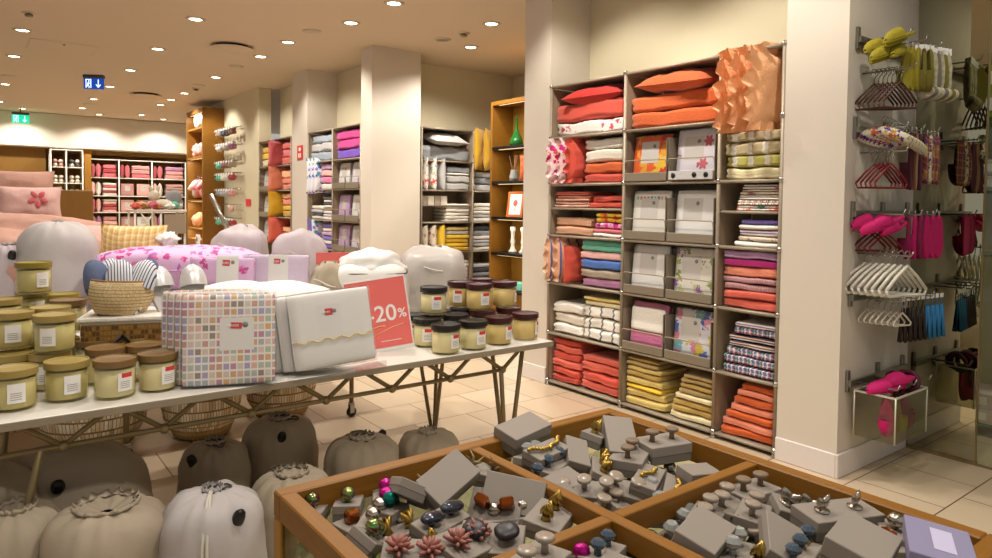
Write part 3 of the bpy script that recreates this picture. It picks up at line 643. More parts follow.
# ---- coral shelf beyond the slim pillar
COR = Matrix.Translation((3.80, 11.40, 0)) @ R90
shelf_unit('display_shelf', 'two-column metal shelf with yellow and coral linens beyond the slim pillar', 'shelf', COR, [0, .70, 1.42], LV, .34)
stack(COR, .04, .66, 2.04, .3, [('cream', .12), ('yellow', .10), ('mustard', .10)], 'the yellow pile, coral shelf top', 'quilt', 'quilt')
stack(COR, .95, 1.39, 2.04, .3, [('coral', .12), ('rose', .12), ('coral', .10)], 'the coral pile, coral shelf top', 'quilt', 'quilt')
stack(COR, .95, 1.39, 1.66, .3, [('salmon', .09), ('salmon', .09), ('peach', .12)], 'the salmon pile, coral shelf', 'quilt', 'quilt')
stack(COR, .95, 1.39, 1.245, .3, [('mustard', .10), ('yellow', .08), ('salmon', .10), ('peach', .08)], 'the mustard pile, coral shelf', 'quilt', 'quilt')
stack(COR, .95, 1.39, .855, .3, [('coral', .08), ('orange', .08), ('peach', .08)], 'the orange pile, coral shelf', 'quilt', 'quilt')
for i, (z, f, nm) in enumerate(((2.23, 'rose', 'topmost'), (1.85, 'salmon', 'second from top'), (1.45, 'mustard', 'third from top'), (1.05, 'coral', 'lowest'))):
    cushion(COR, .80, .06, z, .38, .40, .12, f, '%s cushion standing in front of the coral shelf, %s' % (f, nm), rot=(0, 0, 1.45))
for ri, z in enumerate((1.66, 1.245, .855)):
    for ci in range(2):
        pack(COR @ TR(.19+ci*.32, .05, z+.015, -.1), .27, .33, .05, 'cream' if ci else 'white', '%s bed linen pack on the coral shelf, %s row' % ('cream' if ci else 'white', ['upper', 'middle', 'lower'][ri]), 'packs on the coral shelf', logo=False)
    t = solo('wire_rail', B().box(.03, -.02, z+.002, .67, -.012, z+.07, .003).tube([(.03, -.02, z+.07), (.03, -.02, z+.14), (.67, -.02, z+.14), (.67, -.02, z+.07)], .0045, 6), 'taupe metal', 'front rail across the white packs of the coral shelf, %s row' % ['upper', 'middle', 'lower'][ri], 'shelf rail', COR)
# ---- grey shelf facing the camera
GRY = Matrix.Translation((4.56, 7.53, 0))
shelf_unit('display_shelf', 'metal shelf with grey and yellow linens facing the room beyond candle table', 'shelf', GRY, [0, .80, 1.22], LV, .38, skip={(1, 5), (1, 6)})
cushion(GRY, .42, .14, 2.335, .56, .42, .13, 'light grey', 'shiny grey cushion on top of the grey shelf stack', stand=False, rot=(.25, 0, .1), wr=1.5)
stack(GRY, .05, .76, 2.04, .33, [('grey', .19)], 'the grey shelf top cell', 'quilt', 'quilt', layers=1, soft=1.6)
for i in range(3): cushion(GRY, .08+.13*i, .14, 1.86, .36, .42, .10, ['white with leaves', 'white with leaves', 'light grey'][i], ['leaf patterned cushion standing nearest the far pillar', 'leaf patterned cushion, middle of three on the grey shelf', 'plain pale grey cushion beside the leaf patterned ones'][i], rot=(0, 0, 1.5))
stack(GRY, .42, .77, 1.66, .33, [('light grey', .10), ('light grey', .10), ('white', .03), ('grey', .08)], 'the grey pile, grey shelf second cell', 'quilt', 'quilt')
stack(GRY, .40, .77, 1.245, .33, [('white', .04), ('off white', .04), ('white', .05), ('white', .04), ('off white', .04), ('white', .03)], 'the white pile, grey shelf middle', 'towel', 'towel')
for i in range(4): solo('napkin_box', B().box(-.045, 0, 0, .045, .06, .12, .004), 'off white' if i % 2 else 'grey beige', 'small pale box in a row on the grey shelf', 'box', GRY @ TR(.08+.10*i, .05, 1.465-.001+.0), 'small boxes on the grey shelf')
solo('shelf_board', B().box(.016, .01, 1.452, .784, .35, 1.464), 'taupe metal', 'extra board carrying small pale boxes on the grey shelf', 'shelf board', GRY)
stack(GRY, .42, .77, .855, .33, [('mustard', .055), ('yellow', .055), ('mustard', .055), ('yellow', .055), ('light grey', .05), ('pale yellow', .05)], 'the yellow pile, grey shelf', 'towel', 'towel')
for i in range(3): cushion(GRY, .08+.13*i, .14, 1.04, .36, .34, .10, ['beige with brown flowers', 'beige with brown flowers', 'yellow'][i], ['beige flowered cushion nearest the far pillar, lower grey shelf', 'beige flowered cushion beside the yellow cushion', 'yellow cushion standing beside the folded yellow towels'][i], rot=(0, 0, 1.5))
stack(GRY, .42, .77, .44, .33, [('grey', .05), ('light grey', .05), ('light grey', .05), ('white', .05), ('white', .05), ('white', .04)], 'the pale pile, grey shelf bottom', 'towel', 'towel')
stack(GRY, .05, .40, .44, .33, [('grey', .08), ('light grey', .08)], 'the low grey pile, grey shelf bottom', 'towel', 'towel')
stack(GRY, .84, 1.19, 1.66, .33, [('light grey', .09), ('grey', .09), ('light grey', .08)], 'the grey pile under yellow cushions', 'quilt', 'quilt')
stack(GRY, .84, 1.19, 1.245, .33, [('white', .05), ('light grey', .05), ('white', .05), ('off white', .05), ('white', .05)], 'the white pile, narrow grey column', 'towel', 'towel')
stack(GRY, .84, 1.19, .855, .33, [('white', .05), ('light grey', .05), ('light grey', .05), ('white', .05), ('grey', .07), ('charcoal', .06)], 'the charcoal topped pile, narrow grey column', 'towel', 'towel')
stack(GRY, .84, 1.19, .44, .33, [('charcoal', .06), ('grey', .06), ('charcoal', .06), ('light grey', .05)], 'the dark pile, narrow grey column', 'towel', 'towel')
for i in range(2): cushion(GRY, .90+.16*i, -.0, 2.22, .34, .58, .10, 'mustard', ['mustard yellow tall cushion beside the grey shelf top', 'mustard yellow tall cushion next to the wooden case'][i], rot=(0, 0, .6))
# ---- wooden display case near the middle pillar
mat('strip glow', '#ffe2a8', emit=2.0)
def cabinet_light(t, x0, x1, y, z, e):
    part('light_strip', B().box(x0, y-.004, z-.004, x1, y+.004, z), 'strip glow', t)
    l = bpy.data.lights.new('cabinet_beam', 'AREA'); l.shape = 'RECTANGLE'; l.size = x1-x0; l.size_y = .03; l.energy = e; l.color = LAMP_COL
    o = bpy.data.objects.new('cabinet_beam', l); COL.objects.link(o); o.parent = t; o.matrix_local = TR((x0+x1)/2, y, z-.012)
WX = 5.2
WC = Matrix.Translation((WX, 6.90, 0)) @ R90
t = thing('wooden_display_case', 'open oak display case with dark shelves of vases and picture frames', 'display case', WC)
wt = 2.76
part('side_panel', B().box(-.04, 0, 0, 0, .35, wt, .003), 'oak', t); part('side_panel', B().box(1.2, 0, 0, 1.24, .35, wt, .003), 'oak', t)
part('top_panel', B().box(0, 0, wt-.05, 1.2, .35, wt, .003), 'oak', t); part('back_panel', B().box(0, .33, 0, 1.2, .35, wt-.05), 'oak light', t)
part('base_panel', B().box(0, .0, 0, 1.2, .33, .1, .003), 'oak', t)
WLV = [at(0, WX, 505, y).z for y in (146, 181, 217, 253, 290)]
for z in [wt-.05]+[q-.036 for q in WLV]: cabinet_light(t, .1, 1.1, .03, z, 2.6)
for z in WLV: part('dark_shelf', B().box(0, -.002, z-.035, 1.2, .33, z+.0, .003), 'black plastic', t)
def vase(M, prof, m_, label, cat='vase', name='vase'): return solo(name, B().lathe(prof, 24), m_, label, cat, M)
mat('green glass', '#1f6a2a', .05, trans=.3); mat('porcelain', '#e2dccc', .3); mat('frame orange', '#c8661e', .5)
bot = [(0, 0), (.075, 0), (.085, .03), (.075, .09), (.03, .17), (.014, .24), (.012, .36), (.018, .37), (.01, .37)]
vase(WC @ TR(.32, .13, WLV[0]+.001), bot, 'green glass', 'green glass bottle vase on the top dark shelf')
vase(WC @ TR(.62, .16, WLV[0]+.001), [(r*.8, z*.8) for r, z in bot], 'green glass', 'smaller green glass bottle vase half hidden by the pillar')
t = thing('reed_vase', 'small glass vase holding crossed thin brown reeds', 'vase', WC @ TR(.28, .13, WLV[1]+.001))
part('glass_vase', B().lathe([(0, 0), (.05, 0), (.06, .05), (.04, .12), (.045, .14)], 18), 'clear crystal', t)
for i in range(5): part('reed', B().tube([(.015*math.cos(i*1.3), .01*math.sin(i*1.3), .01), (.10*math.cos(i*1.3+3), .04*math.sin(i*2), .32)], .004, 5), 'brown', t)
for i in range(3): cushion(WC, .58+.09*i, .12, WLV[1]+.16, .24, .30, .06, ['orange', 'yellow', 'coral'][i], '%s tea towel bundle standing on the second dark shelf' % ['orange', 'yellow', 'coral'][i], rot=(0, 0, .5), noun='towel_bundle')
def frame_(M, w, h, fm, label):
    t = thing('picture_frame', label, 'picture frame', M)
    part('frame', B().box(-w/2, 0, 0, w/2, .02, .03, .003).box(-w/2, 0, h-.03, w/2, .02, h, .003).box(-w/2, 0, .03, -w/2+.03, .02, h-.03, .003).box(w/2-.03, 0, .03, w/2, .02, h-.03, .003), fm, t)
    part('mount', B().box(-w/2+.03, .008, .03, w/2-.03, .016, h-.03), 'paper', t)
    part('printed_flower', B().lump(.03, .003, .04, M=TR(0, .006, h*.55), n=12, m_=8).tube([(0, .006, h*.25), (0, .006, h*.5)], .003, 5), 'coral', t)
frame_(WC @ TR(.32, .10, WLV[2]+.001, -.2, 0, .35), .23, .32, 'frame orange', 'orange wooden picture frame with pink flower print')
frame_(WC @ TR(.62, .12, WLV[2]+.001, -.2, 0, .2), .22, .32, 'porcelain', 'white picture frame standing beside the orange one')
can = [(0, 0), (.05, 0), (.055, .02), (.03, .05), (.024, .10), (.034, .14), (.022, .18), (.026, .25), (.036, .28), (.03, .32), (0, .32)]
for i in range(2): vase(WC @ TR(.30+.20*i, .11, WLV[3]+.001), can, 'porcelain', ['white porcelain candlestick nearest the case edge', 'white porcelain candlestick beside the small white bowl'][i], 'candlestick', 'candlestick')
vase(WC @ TR(.62, .10, WLV[3]+.001), [(0, 0), (.05, 0), (.06, .03), (.095, .09), (.085, .09), (.05, .03), (0, .02)], 'porcelain', 'small white bowl on the candlestick shelf', 'bowl', 'bowl')
for i in range(3): solo('ceramic_box', B().box(-.10, -.06, 0, .10, .06, .10, .01), 'turquoise' if i == 1 else 'porcelain', ['white ceramic box on the lowest visible dark shelf, outer', 'turquoise ceramic box on the lowest visible dark shelf', 'white ceramic box on the lowest visible dark shelf, inner'][i], 'box', WC @ TR(.20+.23*i, .12, WLV[4]+.001))
# ------------------------------------------------------------------ tables
TZ = .75
def truss_table(M, w, d, h, label):
    t = thing('display_table', label, 'table', M)
    part('table_top', B().box(0, 0, h-.022, w, d, h, .003), 'table white', t); part('top_edge', B().box(-.004, -.004, h-.03, w+.004, 0, h-.001, .002).box(w, 0, h-.03, w+.004, d, h-.001).box(-.004, 0, h-.03, 0, d, h-.001), 'table edge', t)
    zl = h-.145
    for y in (.11, 1.05):
        lo = [w-.26-.335*i for i in range(8) if w-.26-.335*i > 0]
        part('truss_rail', B().tube([(lo[0], y, zl), (lo[-1], y, zl)], .0105, 8), 'bronze metal', t)
        for q in lo:
            part('truss_node', B().lump(.02, .02, .02, n=10, m_=8, M=TR(q, y, zl)), 'bronze metal', t)
            for sx in (-1, 1):
                part('truss_strut', B().tube([(q, y, zl), (min(w-.03, q+sx*.165), y+.02 if y < d/2 else y-.02, h-.03)], .0105, 8), 'bronze metal', t)
    for q, so in ((.35, -1), (w-.15, 1)):
        for y, sy in ((.20, 1), (.964, -1)):
            for dx, dy, z0 in ((-.12*so if sy > 0 else -.10, -.09*sy, zl if sy > 0 else h-.03), (.03*so if sy > 0 else .08, -.09*sy, h-.03), (-.01, .15*sy, h-.03)):
                part('leg', B().tube([(q+dx, y+dy, z0), (q+dx*.12, y+dy*.1, .02)], .0125, 8), 'bronze metal', t)
            part('foot', B().lathe([(0, 0), (.022, 0), (.022, .02), (.012, .03), (0, .03)], 12, M=TR(q, y, 0)), 'bronze metal', t)
    return t
TX0 = -.28
truss_table(TR(TX0, 2.786, 0), 2.53-TX0, 1.2, TZ, 'long white-topped table on bronze truss legs carrying candles and bed linen')
# the second, lower platform behind, on castors
t = thing('display_platform', 'white platform table on castors behind the candle table, heaped with bagged duvets', 'table', TR(-.9, 4.28, 0))
part('table_top', B().box(0, 0, TZ-.03, 3.15, 1.6, TZ, .004), 'table white', t)
for x in (.1, 1.6, 3.0):
    for y in (.1, 1.5):
        part('leg', B().tube([(x, y, .1), (x, y, TZ-.03)], .016, 8), 'bronze metal', t)
        c = part('castor', B().lathe([(0, -.012), (.03, -.012), (.036, -.006), (.036, .006), (.03, .012), (0, .012)], 16, M=TR(x, y, .036, PI/2)), 'black plastic', t)
        part('castor_fork', B().box(x-.016, y-.018, .03, x+.016, y-.014, .09).box(x-.016, y+.014, .03, x+.016, y+.018, .09).box(x-.016, y-.018, .088, x+.016, y+.018, .102), 'chrome', c)
# ------------------------------------------------------------------ candles
JH = .142
def jar_protos(lid, wax, glass_r=.072):
    r = glass_r
    g = B().lathe([(0, .0), (r*.88, .0), (r*.96, .004), (r*.985, .014), (r, JH-.02), (r*.99, JH-.01)], 32)
    w = B().lathe([(0, .010), (r*.88, .010), (r*.92, .016), (r*.94, JH-.032), (0, JH-.030)], 28)
    l = B().lathe([(r*1.0, JH-.022), (r*1.025, JH-.022), (r*1.03, JH-.0212), (r*1.03, JH-.019), (r*1.03, JH+.002), (r*1.028, JH+.0035), (r*1.02, JH+.004), (r*.975, JH+.004), (r*.965, JH+.003), (r*.955, JH+.0005), (r*.94, JH), (0, JH)], 36)
    L_ = B()
    def lab(a0, a1, z0, z1, rr): 
        return lambda u, v: (rr*math.cos(a0+(a1-a0)*u), rr*math.sin(a0+(a1-a0)*u), z0+(z1-z0)*v)
    L_.grid(lab(-.38, .38, .032, .10, r*1.004), 9, 2); L2 = B().grid(lab(-.2, .36, .082, .099, r*1.012), 7, 2)
    L3 = B()
    for z in (.066, .059, .052, .044): L3.grid(lab(-.25, .22, z, z+.002, r*1.012), 6, 2)
    out = []
    for b, mm, nm in ((g, 'jar glass', 'glass_jar'), (w, wax, 'wax'), (l, lid, 'lid'), (L_, 'paper', 'jar_label'), (L2, 'label red', 'red_tag'), (L3, 'sticker', 'small_print')):
        me = b.mesh(nm); me.materials.append(MC[mm]); out.append((nm, me))
    return out
JP = {k: jar_protos(*v) for k, v in {'black': ('lid black', 'wax'), 'plum': ('lid plum', 'tan wax'), 'olive': ('lid olive', 'olive wax'), 'tan': ('lid tan', 'wax'), 'brown': ('lid brown', 'wax'), 'khaki': ('lid khaki', 'olive wax')}.items()}
def jar(kind, x, y, z, label, group, face=None, lab=True):
    a = -1.9+(rnd(-.9, .9) if face is None else face)
    t = thing('scented_candle', label, 'candle', TR(x, y, z, 0, 0, a), group)
    lb = None
    for nm, me in JP[kind]:
        if nm == 'red_tag' and kind in ('khaki', 'olive'): continue
        if nm in ('red_tag', 'small_print'):
            if lab: part(nm, me, [], lb)
        elif nm == 'jar_label':
            if lab: lb = part(nm, me, [], t)
        else: part(nm, me, [], t)
    return t
def tp(px, py, z=TZ): p = at(2, z, px, py); return p.x, p.y
g = 'black-lidded candle jars'
for (px, py, z, l_, f) in [(459, 375, 0, 'cream candle with black lid, front one at the table edge', .1), (500-21, 371, 0, 'cream candle with black lid, right of the front black-lidded one', .3), (437-3, 367, 0, 'cream candle with black lid, nearest the percent sign front row', -.3), (416, 360, 0, 'cream candle with black lid half behind the percent sign', 0)]:
    pass
def jar_px(kind, cx, base_y, lvl, label, face=None):
    """cx, base_y: where the bottom front of the jar shows in the photo"""
    z = TZ+.0005+lvl*(JH+.009)
    x, y = tp(cx, base_y, z); d = Vector((x, y, 0)).normalized()*.066
    return jar(kind, x+d.x, y+d.y, z, label, {'black': 'black-lidded candle jars', 'plum': 'plum-lidded candle jars', 'olive': 'olive-lidded candle jars', 'khaki': 'khaki-lidded candle jars', 'tan': 'tan-lidded candle jars', 'brown': 'brown-lidded candle jars'}[kind], face)
BL = [('black', 445.5, 355.5, 0, 'cream candle with black lid, front one nearest the table edge', .5), ('black', 473, 351, 0, 'cream candle with black lid, directly right of the frontmost black-lidded jar', .35),
 ('black', 427, 348, 0, 'cream candle with black lid, second from the percent sign', -.2), ('black', 412, 343, 0, 'cream candle with black lid tucked behind the percent sign edge', 0),
 ('plum', 498.5, 346, 0, 'tan candle with plum lid between the black-lidded and outermost jar', .6), ('plum', 525, 341, 0, 'tan candle with plum lid, outermost at the table\'s far corner', .9),
 ('black', 455, 343, 0, 'black-lidded candle in the second row under the raised jars', 0), ('plum', 482, 338, 0, 'plum-lidded candle hidden in the second row', 0), ('black', 437, 338, 0, 'black-lidded candle supporting the single upper black-lidded jar', 0), ('plum', 508, 334, 0, 'plum-lidded candle in the back row near the table corner', 0), ('black', 462, 335, 0, 'black-lidded candle in the back row', 0), ('plum', 472, 331, 0, 'plum-lidded candle at the very back of the lower layer', 0),
 ('black', 433.5, 315.5, 1, 'single cream candle with black lid raised on the lower jars', .0), ('plum', 478.5, 311, 1, 'tan candle with plum lid, front one of the raised group', .25), ('plum', 460, 308, 1, 'tan candle with plum lid, left one of the raised group', -.5), ('plum', 504, 308, 1, 'tan candle with plum lid, right one of the raised group', 1.0), ('plum', 481, 304, 1, 'tan candle with plum lid, hindmost of the raised group', 0)]
for a in BL: jar_px(a[0], a[1], a[2], a[3], a[4], a[5])
LJ = [('khaki', 14, 412.5, 0, 'pale olive candle with khaki lid, cut by the photo\'s edge at table front', .4, .0), ('khaki', 67, 403, 0, 'pale olive candle with khaki lid showing a barcode label, front row', .5, 0), ('brown', 115, 400.5, 0, 'cream candle with brown lid, front row beside the barcode jar', .7, 0), ('brown', 158, 393, 0, 'cream candle with brown lid nearest the patterned linen pack', .7, 0),
 ('brown', 106, 386, 0, 'brown-lidded candle, second row behind the front brown pair', 0, 0), ('brown', 146, 382, 0, 'brown-lidded candle, second row next to the linen pack', 0, 0), ('brown', 95, 376, 0, 'brown-lidded candle, third row beside the small chest', 0, 0), ('tan', 138, 372, 0, 'tan-lidded candle farthest back beside the small chest', 0, 0),
 ('khaki', 12, 394, 0, 'khaki-lidded candle, second row at the photo\'s edge', 0, 0), ('khaki', 50, 392, 0, 'khaki-lidded candle under the upper labelled jar', 0, 0), ('olive', 20, 378, 0, 'olive-lidded candle in the third row of the lower layer', 0, 0), ('olive', 60, 375, 0, 'olive-lidded candle in the third row below the brown-lidded upper one', 0, 0),
 ('olive', 35, 360, 0, 'olive-lidded candle in the back row under the tall stack', 0, 0), ('khaki', 4, 368, 0, 'khaki-lidded candle in the back row at the photo\'s edge', 0, 0),
 ('khaki', 13, 350.5, 1, 'large olive candle with khaki lid, upper layer at the photo\'s edge', .3, 0), ('khaki', 55, 354, 1, 'large olive candle with khaki lid and white label, upper layer front', -.1, 0), ('khaki', 51, 344, 1, 'khaki-lidded candle right behind the upper labelled jar', 0, 0), ('brown', 69, 334, 1, 'cream candle with brown lid behind the khaki upper jars', -.5, 0), ('olive', 62, 326, 1, 'candle with green lid peeking out beyond the brown-lidded upper jar', 0, 0), ('khaki', 3, 333, 1, 'khaki-lidded candle in the back of the upper layer', 0, 0),
 ('olive', 34, 322, 1, 'candle with green lid below the topmost candle', .5, 0), ('olive', 34, 294.5, 2, 'green-lidded candle standing highest of all the jars', .8, 0)]
for a in LJ: jar_px(*a[:6])
# ------------------------------------------------------------------ linen packs on the table
def px_place(px, py, z, yaw, lean=0): p = at(2, z, px, py); return TR(p.x, p.y, z, lean, 0, yaw)
YC = -.50
Mp = px_place(229, 387, TZ+.004, YC+.12, -.10)
for i in range(4):
    M = Mp @ TR(-.034*i, .05*i, 0)
    pack(M, .36 if i < 3 else .355, .375+.006*i, .04, 'squares print' if i else 'squares print', ['clear pack of small-square patterned bed linen, frontmost, with white card', 'square patterned linen pack, second in the row', 'square patterned linen pack, third in the row', 'square patterned linen pack, hindmost in the row'][i], 'square patterned bed linen packs', card=(.08, .06, .36, .36), logo=(i == 0))
mat('plain stripes insert', pat=('stripes', ['#e8e2d8', '#d8a45a', '#e8e2d8', '#b8a0c8', '#d8d8c8'], 14, 0), r=.5)
Mw = px_place(337, 367, TZ+.035, YC+.20, -.13) @ TR(0, 0, 0, 0, -.11, 0)
for i in range(4):
    M = Mw @ TR(-.045*i, .045*i, 0)
    pack(M, .355+.004*i, .335, .036, 'white', ['white bed linen pack with yellow stitched line, frontmost beside the percent sign', 'white bed linen pack, second behind the yellow-stitched one', 'white bed linen pack, third behind the yellow-stitched one', 'white bed linen pack, last of the white row'][i], 'white bed linen packs', card=(-.02, .10, .28, .42), logo=(i == 0))
b = B(); pts = [(-.172+.344*i/20, -.0095, .125+.008*math.sin(i*1.7)) for i in range(21)]; b.tube(pts, .0028, 5)
for o in COL.objects:
    if o.get('label', '').startswith('white bed linen pack with yellow'): part('yellow_stitching', b, 'pale yellow', o)
solo('acrylic_stand', B().box(-.21, -.03, 0, .21, .20, .006, .002).box(-.21, -.03, .006, .21, -.026, .03), 'plastic film', 'clear acrylic stand under the white linen packs', 'stand', Mw @ TR(0, 0, -.034))
# percent sign
p = at(2, TZ, 384, 352)
SG = Matrix.Translation((p.x, p.y, TZ)) @ Euler((-.12, -.05, YC+.02)).to_matrix().to_4x4() @ TR(-.005, 0, 0, 0, -.10, 0)
t = thing('sale_sign', 'coral red sale sign reading minus 20 percent in a clear stand', 'sign', SG)
part('sign_panel', B().box(-.15, 0, 0, .16, .004, .37, .001), 'paper', t); f = part('sign_face', B().box(-.144, -.002, .02, .154, -.0005, .362), 'sign red', t)
for txt, sz, x, z in (('-20', .112, .022, .185), ('%', .064, .122, .178)):
    me = text_mesh(txt, sz); me.materials.append(MC['paper']); part('lettering', me, [], f, TR(x, -.003, z, PI/2))
part('underline', B().tube([(-.05, -.003, .118), (.0, -.003, .128), (.03, -.003, .128)], .003, 5).tube([(-.06, -.003, .075), (.06, -.003, .115), (.12, -.003, .125)], .0022, 5), 'peach', f)
part('small_print', B().box(.0, -.003, .05, .10, -.002, .053), 'paper', f)
part('clear_stand', B().box(-.17, -.012, 0, .17, .06, .006, .002), 'plastic film', t)
# ------------------------------------------------------------------ chest, basket and slippers
M = TR(.555, 3.43, TZ, 0, 0, -.32) @ Matrix.Diagonal((1, 1, 1.36, 1))
t = thing('small_chest', 'low white chest with dark carved gold-brown front under the straw basket', 'chest', M)
mat('carved brown', '#7a5a26', .6, pat=('squares', ['#5a3c14', '#8f6c30'], 70), bump=.6)
part('body', B().box(-.16, -.12, 0, .16, .16, .165, .004), 'table white', t); part('carved_front', B().box(-.155, -.128, .01, .155, -.12, .155, .002), 'carved brown', t)
b = B()
for s_ in (-1, 1): b.tube([(s_*.15, -.13, .03), (s_*.08, -.132, .06), (0, -.132, .12)], .006, 6)
part('scroll_ornament', b, 'black plastic', t); part('top_board', B().box(-.17, -.135, .165, .17, .165, .178, .003), 'white', t)
M = TR(.525, 3.42, TZ+.244, 0, .06, 0) @ Matrix.Diagonal((.84, .84, 1.0, 1))
def bk(a, z, r): return 1+.05*math.sin(a*2+1)+.03*math.sin(a*3+z*30)
t = thing('straw_basket', 'soft slouching straw basket full of slippers on the small chest', 'basket', M)
part('body', B().lathe([(0, .002), (.11, .002), (.125, .02), (.15, .07), (.145, .12), (.14, .145), (.125, .145), (.13, .10), (.12, .02), (0, .012)], 40, fold=bk), 'straw', t)
part('rim', B().tube([(.135*bk(i/24*2*PI, .14, 1)*math.cos(i/24*2*PI), .135*bk(i/24*2*PI, .14, 1)*math.sin(i/24*2*PI), .147) for i in range(24)], .006, 6, closed=True), 'straw', t)
mat('satin', '#d4d2d0', .3, .3); mat('navy stripe', pat=('stripes', ['#d8d8dc', '#d8d8dc', '#3a4668'], 90, 0), r=.8); mat('slate blue', '#56617e', .85, bump=.3)
def slipper(M, sole, top, label, group, L_=.25, w=.095, noun='slipper', toe=True):
    """lying with the toe towards +y, sole down on z = 0"""
    t = thing(noun, label, 'slipper', M, group)
    def so(u, v):
        a = u*2*PI; y = math.sin(a); k = (1 if y > 0 else .84)
        return (w/2*math.cos(a)*k*(.93+.07*y)*(1 if 0 < v < 1 else .93), L_/2*y*(1 if 0 < v < 1 else .97), [0, .004, .014, .018][round(v*3)])
    b = B().grid(so, 28, 4, cu=True); n = 28
    b.f.append([i*4+3 for i in range(n)]); b.f.append([i*4 for i in range(n)][::-1]); b.mi += [0, 0]; b.sm += [False, False]; b.uv += [None, None]
    part('sole', b, sole, t)
    def up(u, v):
        a = u*PI; y = .02*L_+v*.47*L_; kk = math.sqrt(max(0, 1-(v*.98)**2.6))
        return (w/2*math.cos(a)*kk, y, .014+.05*math.sin(a)**.8*kk)
    part('upper', B().grid(up, 13, 9), top, t)
    return t
BK = TR(.525, 3.42, TZ+.325) @ Matrix.Scale(1.05, 4)
for i, (x, y, rx, rz, ry, f, l_) in enumerate([(-.08, .03, 1.25, .5, 0, 'slate blue', 'slate blue slipper leaning outward at the basket\'s rim'), (.0, -.02, 1.35, -.1, 0, 'navy stripe', 'large blue and white striped slipper standing in the basket'), (.07, -.03, 1.2, -.6, .2, 'navy stripe', 'blue striped slipper leaning over the basket rim'), (.10, .03, 1.1, -.9, 0, 'slate blue', 'slate blue slipper at the far rim of the basket'), (-.02, .06, 1.3, .2, 0, 'navy stripe', 'striped slipper half hidden deep in the basket')]):
    slipper(BK @ TR(x, y, .02, rx, ry, rz), f, f, l_, 'slippers in the straw basket', .26, .12)
# white quilt with silver slippers on top
def lumpq(name, label, cat, M, sx, sy, sz, m_, ex=3.2, wob=.12, seed=1, group=None, seam=True, wf=5):
    t = thing(name, label, cat, M, group)
    part('body', B().lump(sx, sy, sz, ex, 40, 22, wob=wob, seed=seed, wf=wf, M=TR(0, 0, sz)), m_, t)
    if seam: part('seam', B().tube([(math.copysign(abs(math.cos(i/36*2*PI))**(2/ex), math.cos(i/36*2*PI))*sx*1.0, math.copysign(abs(math.sin(i/36*2*PI))**(2/ex), math.sin(i/36*2*PI))*sy*1.0, sz) for i in range(36)], .004, 5, closed=True), m_, t)
    return t
lumpq('folded_duvet', 'puffy white folded duvet lying behind the patterned linen packs', 'duvet', TR(1.13, 3.52, TZ, 0, 0, -.35), .40, .24, .165, 'bag white', seed=3)
SL = TR(.71, 3.42, TZ+.35) @ Matrix.Scale(1.2, 4)
for i, (x, y, rz, l_) in enumerate([(-.02, .02, .3, 'silver white slipper standing, nearer the straw basket'), (.10, .0, -.05, 'silver white slipper standing beside the lilac pack')]):
    slipper(SL @ TR(x, y, -.02, 1.15, 0, rz), 'satin', 'satin', l_, 'silver slippers on the white duvet', .20, .10)
pM = TR(1.16, 3.90, 1.02, -.12, 0, YC+.05)
lumpq('folded_duvet', 'white folded duvet supporting the lilac packs at the table back', 'duvet', TR(1.40, 3.83, TZ, 0, 0, -.4), .40, .16, .135, 'bag white', seed=8)
for i in range(2):
    p = at(1, 3.85+.06*i, 222, 285); pack(TR(p.x, p.y, p.z+.0, -.10, 0, YC-.05), .34, .15, .04, 'floral lilac', ['lilac flowered bed linen pack with white card, front one', 'lilac flowered bed linen pack right behind the front one'][i], 'lilac flowered packs', card=(.08, .0, .34, .5), logo=(i == 0))
for i in range(3):
    p = at(1, 3.85+.05*i, 278-3*i, 284); pack(TR(p.x, p.y, p.z, -.10, 0, YC-.02), .34, .17, .035, 'lilac pale', ['plain pale lilac bed linen pack with red logo card, front one', 'plain pale lilac bed linen pack, second', 'plain pale lilac bed linen pack, third'][i], 'plain lilac packs', card=(.0, .02, .32, .45), logo=(i == 0)) if 'lilac pale' in MC or mat('lilac pale', '#d8c6dc', .6, bump=.2) else 0
